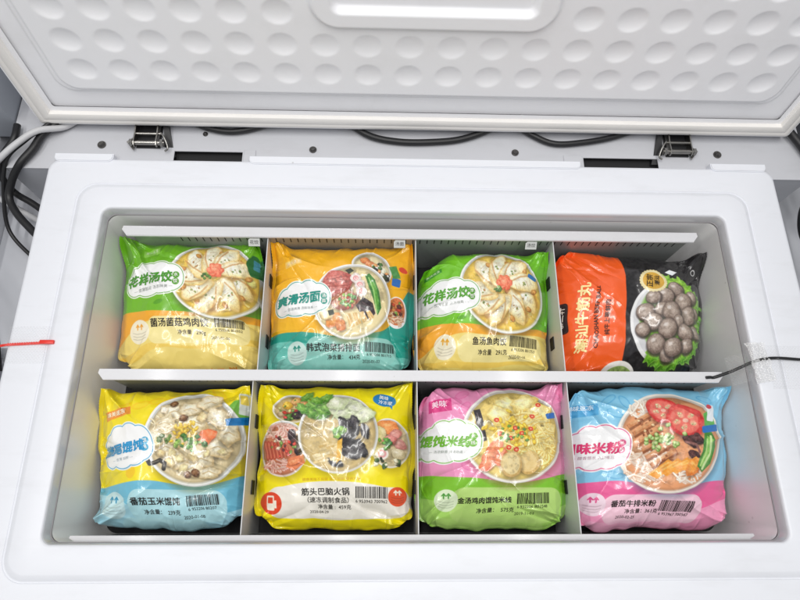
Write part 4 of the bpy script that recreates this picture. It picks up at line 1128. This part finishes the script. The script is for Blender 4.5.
b.bowl(302, 212, 132, 140, 8, (240, 240, 236), (216, 190, 130), 9, (150, 130, 10))
for i in range(16):
    x, y = 226 + b.rng.normal() * 26, 130 + b.rng.normal() * 26; b.lumpy(x, y, 24, 14, (140, 190, 84), (70, 130, 44), b.rng.uniform(0, 180), 0.14, (170, 210, 120), 6)
for x, y in ((330, 110), (366, 130), (350, 160), (310, 140), (390, 150), (300, 106)): b.lumpy(x, y, 36, 24, (238, 240, 216), (186, 200, 150), b.rng.uniform(-30, 30), 0.1, (206, 214, 170))
b.stroke([(280, 170), (300, 130), (310, 96)], 3, (210, 222, 180))
for i in range(18):
    x, y = 352 + b.rng.normal() * 26, 246 + b.rng.normal() * 36; b.lumpy(x, y, 26, 14, (58, 54, 60), (22, 20, 24), b.rng.uniform(0, 180), 0.1)
for i in range(22):
    x = 214 + b.rng.random() * 76; y = 240 + b.rng.random() * 76; b.poly([(x, y), (x + 26, y - 7), (x + 28, y), (x + 4, y + 8)], [(236, 210, 150), (214, 180, 110), (246, 228, 180)][i % 3])
b.poly([(300, 240), (316, 230), (312, 300), (296, 320)], (236, 180, 60)); b.speck(16, 300, 208, 24, 18, [(100, 160, 60), (150, 196, 90)], 5, 9)
b.mottle(302, 210, 118, 126, 13, 0.22, (250, 244, 230), 8)
b.ell(458, 92, 40, 24, (42, 132, 198), 8); b.rrect(430, 74, 492, 112, 14, (42, 132, 198), 8); b.poly([(470, 108), (486, 106), (484, 126)], (42, 132, 198))
b.ell(78, 450, 38, 38, (226, 66, 34)); b.rrect(64, 424, 90, 474, 4, (250, 240, 226)); b.rrect(68, 430, 86, 450, 2, (226, 66, 34)); b.rrect(90, 440, 98, 466, 2, (250, 240, 226))
b.icon(496, 426, 33, (232, 84, 44), (255, 246, 230))
b.build('yellow hotpot pack with four food bowl pictures')
b.text('美味', 456, 84, 19, (240, 248, 255), -6, 0.3); b.text('冷冻家', 460, 103, 18, (240, 248, 255), -6, 0.3)
b.text('筋头巴脑火锅', 260, 412, 30, (34, 30, 28), 1, 0.5, 'title')
b.text('（速冻调制食品）', 268, 439, 23, (40, 36, 32), 0, 0.2)
b.text('净含量 :  459克', 288, 461, 19, (40, 36, 32), 0, 0.1, 'net_weight'); b.text('2020-04-29', 238, 478, 15, (40, 36, 32), 0, 0, 'date_stamp')
b.barcode(410, 412, 106, 38, -1, '6 953943 700962', 17)
b.text('健康美味不将就 速冻锁鲜 营养方便', 280, 370, 14, (220, 178, 30), 1)

# ---- 7: pink / green rice noodles with wontons
b = Pack(77, [(0.0030, -0.0205), (0.2073, -0.0215), (0.2056, -0.2098), (0.0022, -0.2105)], [[35.9, 36.2], [494.0, 0.2], [24.1, 502.2]],
         ears=[(0.0, 0.0, 0.002, 0.004, 0.010, 0.08), (1.0, 0.0, -0.008, 0.004, 0.024, 0.10), (1.0, 1.0, 0.0, 0.0, 0.002, 0.08)])
b.col[:] = np.array((240, 152, 194)) / 255
b.mix(np.clip((vnoise(b.rng, b.AX, b.AY, 140) - 0.45) * 1.2, 0, 1) * 0.3, (250, 172, 208))
for x, y, rt in ((180, 70, -30), (150, 96, 10), (186, 120, -50), (205, 326, 20)): b.ell(x, y, 28, 14, (226, 100, 160), rt, alpha=0.5); b.ell(x, y, 24, 10, (244, 146, 192), rt, alpha=0.85)
b.below([(0, 360), (60, 352), (150, 360), (250, 366), (360, 384), (460, 366), (540, 344), (620, 340)], (128, 196, 44))
b.below([(0, 430), (80, 430), (170, 470), (300, 500), (440, 490), (620, 430)], (170, 216, 104)); b.rrect(150, 396, 520, 516, 46, (186, 222, 124)); b.rrect(90, 500, 470, 640, 40, (190, 224, 130), alpha=0.5)
b.poly([(62, 92), (140, 84), (144, 130), (66, 138)], (226, 70, 140))
b.bowl(348, 214, 172, 168, 20, (246, 242, 236), (240, 212, 120), 13, (140, 70, 70))
for x, y, rx, ry in ((330, 110, 44, 34), (390, 100, 50, 30), (440, 140, 40, 44), (300, 150, 40, 36), (410, 160, 40, 30), (470, 210, 24, 44)): b.lumpy(x, y, rx, ry, (254, 242, 180), (234, 204, 104), b.rng.uniform(-40, 40), 0.1, (220, 186, 90), 5)
b.noodles(392, 236, 108, 112, 120, (254, 238, 160), (216, 168, 60), 5.0, 20)
b.poly([(214, 130), (236, 124), (250, 180), (258, 238), (240, 244), (228, 196)], (44, 38, 42)); b.stroke([(226, 140), (240, 190), (248, 232)], 2, (100, 92, 96))
for x, y in ((284, 262), (296, 286), (270, 292), (262, 318), (310, 300)): b.lumpy(x, y, 30, 20, (246, 150, 100), (230, 106, 66), -40)
for _ in range(60):
    x, y = 352 + b.rng.normal() * 34, 200 + b.rng.normal() * 24; b.lumpy(x, y, 10, 6, (252, 224, 80), (232, 180, 40), b.rng.uniform(0, 180))
for x, y in ((352, 194), (290, 166), (374, 212), (406, 194), (330, 262), (356, 268), (414, 148), (436, 104), (300, 214), (336, 230)):
    b.ell(x, y, 9, 8, (226, 60, 44)); b.ell(x, y, 4, 3.5, (250, 170, 120))
b.speck(16, 352, 210, 60, 40, [(110, 160, 60), (80, 130, 50)], 3.5, 6)
b.lumpy(402, 312, 36, 40, (240, 214, 150), (206, 170, 100), 10, 0.02, (226, 190, 110)); b.ell(402, 312, 27, 30, (236, 206, 140))
b.lumpy(342, 318, 38, 44, (244, 222, 166), (214, 180, 112), 0, 0.02, (190, 150, 90)); b.ell(342, 318, 30, 35, (240, 216, 156)); b.mottle(342, 318, 30, 35, 9, 0.3, (250, 236, 190))
b.mottle(352, 210, 144, 142, 13, 0.2, (255, 248, 214), 20)
b.rrect(462, 134, 494, 154, 4, (40, 110, 190), -10)
b.cloud(142, 240, 190, 132, (110, 180, 44), rot=-4)
for q in ((216, 222), (215, 246)): b.ell(*q, 14, 13, (124, 190, 70))
b.icon(136, 440, 38, (226, 240, 206), (70, 150, 50))
b.build('pink and green rice noodle pack with a golden noodle bowl picture')
b.brandcloud('馄饨米线', 126, 242, 46, (110, 180, 40), -2, ((216, 222), (215, 246)), 0, '米线', '— 汤浓鲜香 爽滑劲道 —', 136, 276, 13, (160, 168, 160))
b.caption('金汤鸡肉馄饨米线', 260, 440, 25, '净含量：  575克', 296, 472, 20, '2019-11-03', 394, 484, 17, 1)
b.barcode(418, 432, 106, 36, 2, '6 932206 801548', 16)
b.text('美味', 100, 108, 30, (255, 226, 240), 4, 0.6)

# ---- 8: blue / pink beef steak rice noodles
b = Pack(88, [(0.2180, -0.0215), (0.4441, -0.0206), (0.4268, -0.2104), (0.2180, -0.2127)], [[44.0, 54.6], [506.5, -4.8], [45.3, 490.1]],
         ears=[(1.0, 0.0, -0.002, 0.004, 0.024, 0.07), (0.0, 0.0, 0.004, 0.002, 0.010, 0.09), (1.0, 1.0, 0.006, 0.003, 0.002, 0.09)], crumple=0.85)
b.col[:] = np.array((132, 200, 232)) / 255
b.mix(np.clip((vnoise(b.rng, b.AX, b.AY, 140) - 0.45) * 1.2, 0, 1) * 0.4, (158, 214, 238))
for x, y, rt in ((160, 100, -30), (176, 150, 30), (180, 360, 10), (470, 96, 20), (210, 110, 60)): b.ell(x, y, 28, 13, (84, 166, 214), rt, alpha=0.6); b.ell(x, y, 24, 9, (136, 204, 234), rt, alpha=0.85)
b.below([(0, 388), (60, 388), (130, 382), (200, 376), (300, 400), (400, 402), (480, 380), (560, 376), (640, 372)], (238, 96, 156))
b.below([(0, 425), (90, 440), (150, 480), (330, 505), (470, 470), (560, 440), (640, 430)], (244, 158, 194)); b.rrect(150, 424, 470, 520, 40, (248, 204, 220)); b.rrect(90, 512, 430, 640, 40, (248, 190, 214), alpha=0.6)
b.poly([(36, 116), (126, 112), (130, 152), (40, 160)], (84, 172, 222))
b.bowl(348, 250, 174, 172, -20, (244, 236, 224), (232, 160, 110), 13, (60, 90, 110))
b.noodles(272, 322, 74, 64, 60, (250, 228, 206), (206, 150, 116), 5.2, 20); b.noodles(262, 134, 46, 40, 26, (250, 240, 226), (214, 176, 150), 4.6, 60); b.noodles(400, 360, 50, 30, 24, (250, 240, 226), (214, 170, 140), 4.4, 0)
for i in range(6):
    x, y = 226 + i * 15, 190 + i * 26
    b.poly([(x - 18, y + 4), (x + 62, y - 46), (x + 72, y - 28), (x - 8, y + 24)], (150, 84, 44)); b.poly([(x - 16, y + 2), (x + 60, y - 46), (x + 66, y - 33), (x - 12, y + 16)], (206, 134, 84))
    b.seg((x - 4, y - 2), (x + 50, y - 36), 4, (230, 172, 120), 0.7); b.speck(6, x + 24, y - 16, 36, 20, [(160, 84, 44), (236, 186, 136), (140, 70, 36)], 2.5, 5)
for x, y, rx, ry, rt in ((330, 140, 56, 44, 20), (396, 176, 64, 54, 30)):
    b.lumpy(x, y, rx, ry, (240, 96, 84), (206, 44, 44), rt, 0.03, (196, 36, 36)); b.ell(x, y, rx * 0.78, ry * 0.78, (236, 110, 96), rt, 4)
    for k in range(5):
        a = k / 5 * 6.283 + 0.4; b.ell(x + rx * 0.44 * math.cos(a), y + ry * 0.44 * math.sin(a), rx * 0.2, ry * 0.16, (248, 168, 138), math.degrees(a), 3)
        b.speck(4, x + rx * 0.44 * math.cos(a), y + ry * 0.44 * math.sin(a), rx * 0.16, ry * 0.13, [(250, 214, 160)], 2, 3.2)
    b.ell(x, y, rx * 0.14, ry * 0.14, (250, 190, 170))
b.stroke([(380, 120), (440, 160), (446, 220)], 4, (214, 60, 56))
for i in range(8):
    x, y = 412 + b.rng.normal() * 16, 272 + b.rng.normal() * 18; b.lumpy(x, y, 22, 12, (96, 52, 50), (48, 26, 28), b.rng.uniform(-20, 80))
b.stroke([(396, 250), (430, 258), (442, 284)], 4, (140, 90, 84))
for i in range(5):
    x, y = 306 + i * 30, 352 - i * 8
    b.poly([(x - 28, y + 6), (x + 34, y - 44 + i * 5), (x + 54, y - 30 + i * 5), (x + 2, y + 22)], (246, 160, 52)); b.seg((x - 14, y), (x + 34, y - 32 + i * 5), 3, (252, 196, 100), 0.8)
b.lumpy(420, 334, 20, 34, (246, 166, 66), (228, 120, 40), 30)
b.poly([(460, 216), (486, 214), (502, 262), (486, 322), (450, 352), (432, 332), (452, 282)], (66, 136, 48)); b.poly([(468, 228), (490, 242), (488, 292), (454, 342), (442, 328), (462, 278)], (132, 192, 84)); b.stroke([(480, 230), (482, 288), (450, 340)], 4, (206, 232, 160)); b.stroke([(468, 240), (464, 292), (444, 330)], 2.4, (182, 220, 130)); b.stroke([(490, 250), (484, 300), (462, 338)], 2, (94, 160, 60))
for _ in range(36):
    x, y = 322 + b.rng.normal() * 24, 244 + b.rng.normal() * 18; b.lumpy(x, y, 8, 7, (216, 232, 160), (110, 160, 60), b.rng.uniform(0, 180))
b.mottle(346, 248, 146, 146, 12, 0.2, (255, 240, 220), -20)
b.poly([(456, 150), (486, 132), (500, 186), (462, 200)], (90, 170, 80)); b.rrect(470, 116, 496, 176, 4, (232, 236, 240), 4); b.ell(480, 122, 10, 9, (206, 60, 70))
b.rrect(452, 190, 512, 214, 5, (30, 110, 186), -10)
b.cloud(132, 268, 170, 138, (226, 70, 130), rot=-2)
for q in ((196, 254), (195, 276)): b.ell(*q, 12, 12, (226, 90, 140))
b.icon(124, 456, 38, (250, 222, 234), (226, 80, 140))
b.build('blue and pink rice noodle pack with sliced steak and tomato picture')
b.brandcloud('回味米粉', 114, 272, 46, (220, 50, 110), 0, ((196, 254), (195, 276)), 0, '米粉', '— 醇香悠长 入口难忘 —', 128, 302, 14, (190, 150, 164))
b.caption('番茄牛排米粉', 246, 455, 26.5, '净含量：361克', 274, 480, 19, '2020-02-25', 226, 498, 15, 0)
b.barcode(384, 462, 110, 36, -2, '6 953967 700567', 16)
b.text('美味速冻', 78, 126, 22, (222, 242, 252), 1, 0.4)


# ================================================================== RED TIE, WIRE AND TAPE
def rim_z(x):
    d = abs(x) - A
    if d > 0.042: return 0.0
    if d > 0.031: return 0.0035 * (0.042 - d) / 0.011
    return 0.0035
bm = bmesh.new()
rt = empty('red_cable_tie', (-0.52, 0.021, 0.001))
tag(rt, 'red plastic cable tie taped flat across the left rim', 'cable tie')
def strip_along(name, pts, w, h, m, parent):
    P = spline(pts, 6); V, F = [], []
    for i, p in enumerate(P):
        t = (P[min(i + 1, len(P) - 1)] - P[max(i - 1, 0)]).normalized(); s = Vector((-t.y, t.x, 0)).normalized()
        for a, b in ((-w, 0), (w, 0), (w, h), (-w, h)): V.append(p + s * a + Vector((0, 0, b)))
    for i in range(len(P) - 1):
        for j in range(4): F.append((i * 4 + j, i * 4 + (j + 1) % 4, i * 4 + 4 + (j + 1) % 4, i * 4 + 4 + j))
    F += [(0, 1, 2, 3), tuple(len(P) * 4 - 4 + j for j in range(4))]
    return mesh(name, V, F, m, parent)
strip_along('strap', [(-0.60, 0.017, -0.028), (-0.565, 0.0185, -0.010), (-0.545, 0.0193, 0.0006), (-0.530, 0.0205, 0.0008), (-0.512, 0.0217, 0.0008), (-0.4965, 0.0225, 0.0012)], 0.0016, 0.0012, M_RED, rt)
bm = bmesh.new()
for i in range(14):
    x = -0.540 + i * 0.0030
    bm_box(bm, x, x + 0.0013, 0.0190 + (i * 0.00017), 0.0222 + (i * 0.00017), 0.0019, 0.0024)
o = from_bm('strap_teeth', bm, M_RED, rt); o['kind'] = 'stuff'
box('tie_head', -0.4975, -0.4790, 0.0205, 0.0258, 0.0021, 0.0066, M_RED, rt, 0.0009, 2)

def tape(name, P00, P10, P11, P01, label, seed, fz_fn=None, crinkle=0.0004, nu=30, nv=26, m=None):
    rng = random.Random(seed)
    ph = [rng.uniform(0, 6.28) for _ in range(6)]
    P = [Vector(p) for p in (P00, P10, P11, P01)]
    bm = bmesh.new(); uvl = bm.loops.layers.uv.new('UVMap'); g = []; uvs = {}
    L1 = (P[1] - P[0]).length; L2 = (P[3] - P[0]).length
    for i in range(nu + 1):
        row = []
        for j in range(nv + 1):
            u, v = i / nu, j / nv
            p = P[0] * (1 - u) * (1 - v) + P[1] * u * (1 - v) + P[2] * u * v + P[3] * (1 - u) * v
            z = crinkle * (math.sin(u * 17 + ph[0] + 3 * math.sin(v * 4 + ph[1])) + math.sin(v * 13 + u * 9 + ph[2]) + 0.6 * math.sin(u * 41 + v * 23 + ph[3]))
            if fz_fn: p.z = fz_fn(p.x, p.y) + abs(z)
            else: p.z += z
            vv = bm.verts.new(p); uvs[vv] = (u * L1, v * L2); row.append(vv)
        g.append(row)
    for i in range(nu):
        for j in range(nv):
            f = bm.faces.new((g[i][j], g[i + 1][j], g[i + 1][j + 1], g[i][j + 1]))
            f.smooth = True
            for lp in f.loops: lp[uvl].uv = uvs[lp.vert]
    me = bpy.data.meshes.new(name); bm.to_mesh(me); bm.free()
    o = link(name, me, m or M_TAPE)
    return tag(o, label, 'tape')
def left_drape(x, y):
    base = rim_z(x) if x > -OX else -(-OX - x) * 1.5
    return base + 0.0005 + 0.0046 * math.exp(-((y - 0.0215) / 0.0048) ** 2)
tape('tape_piece', (-0.549, -0.0050, 0), (-0.4868, -0.0045, 0), (-0.4880, 0.0455, 0), (-0.5485, 0.0450, 0), 'clear woven tape square holding the red tie to the left rim', 3, left_drape, 0.0001)
strap_pts = [(0.398, -0.0125, ZI + 0.0018), (0.404, -0.0120, ZI + 0.0018), (0.411, -0.0118, ZI + 0.0016), (0.430, -0.0055, -0.017), (0.4475, 0.0022, -0.001), (0.462, 0.0058, 0.0068), (0.485, 0.0075, 0.0050), (0.52, 0.0062, 0.0018), (0.56, 0.0070, -0.004), (0.60, 0.009, -0.03)]
tag(tube('black_wire', strap_pts, 0.0021, M_CABLE, None, 8, 8), 'thin black wire taped across the right rim from the middle divider', 'wire')
def right_drape(x, y):
    base = rim_z(x) if x < OX else -(x - OX) * 1.5
    return base + 0.0005 + 0.0036 * math.exp(-((y - 0.0065) / 0.0042) ** 2)
tape('tape_piece', (0.468, -0.034, 0), (0.548, -0.034, 0), (0.548, 0.026, 0), (0.468, 0.026, 0), 'wide clear tape over the black wire on the right rim', 5, right_drape, 0.0002)
tape('tape_piece', (0.4470, -0.0275, 0.0070), (0.4710, -0.0235, 0.0082), (0.4650, 0.0285, 0.0086), (0.4390, 0.0275, 0.0095), 'crinkled clear tape strip at the right opening edge over the wire', 7, None, 0.0016, m=M_TAPE2)
tape('tape_piece', (0.4260, -0.0270, -0.016), (0.4520, -0.0205, 0.0058), (0.4455, 0.0175, 0.0062), (0.4190, 0.0110, -0.013), 'loose clear tape end hanging over the opening above the wire', 9, None, 0.0006)
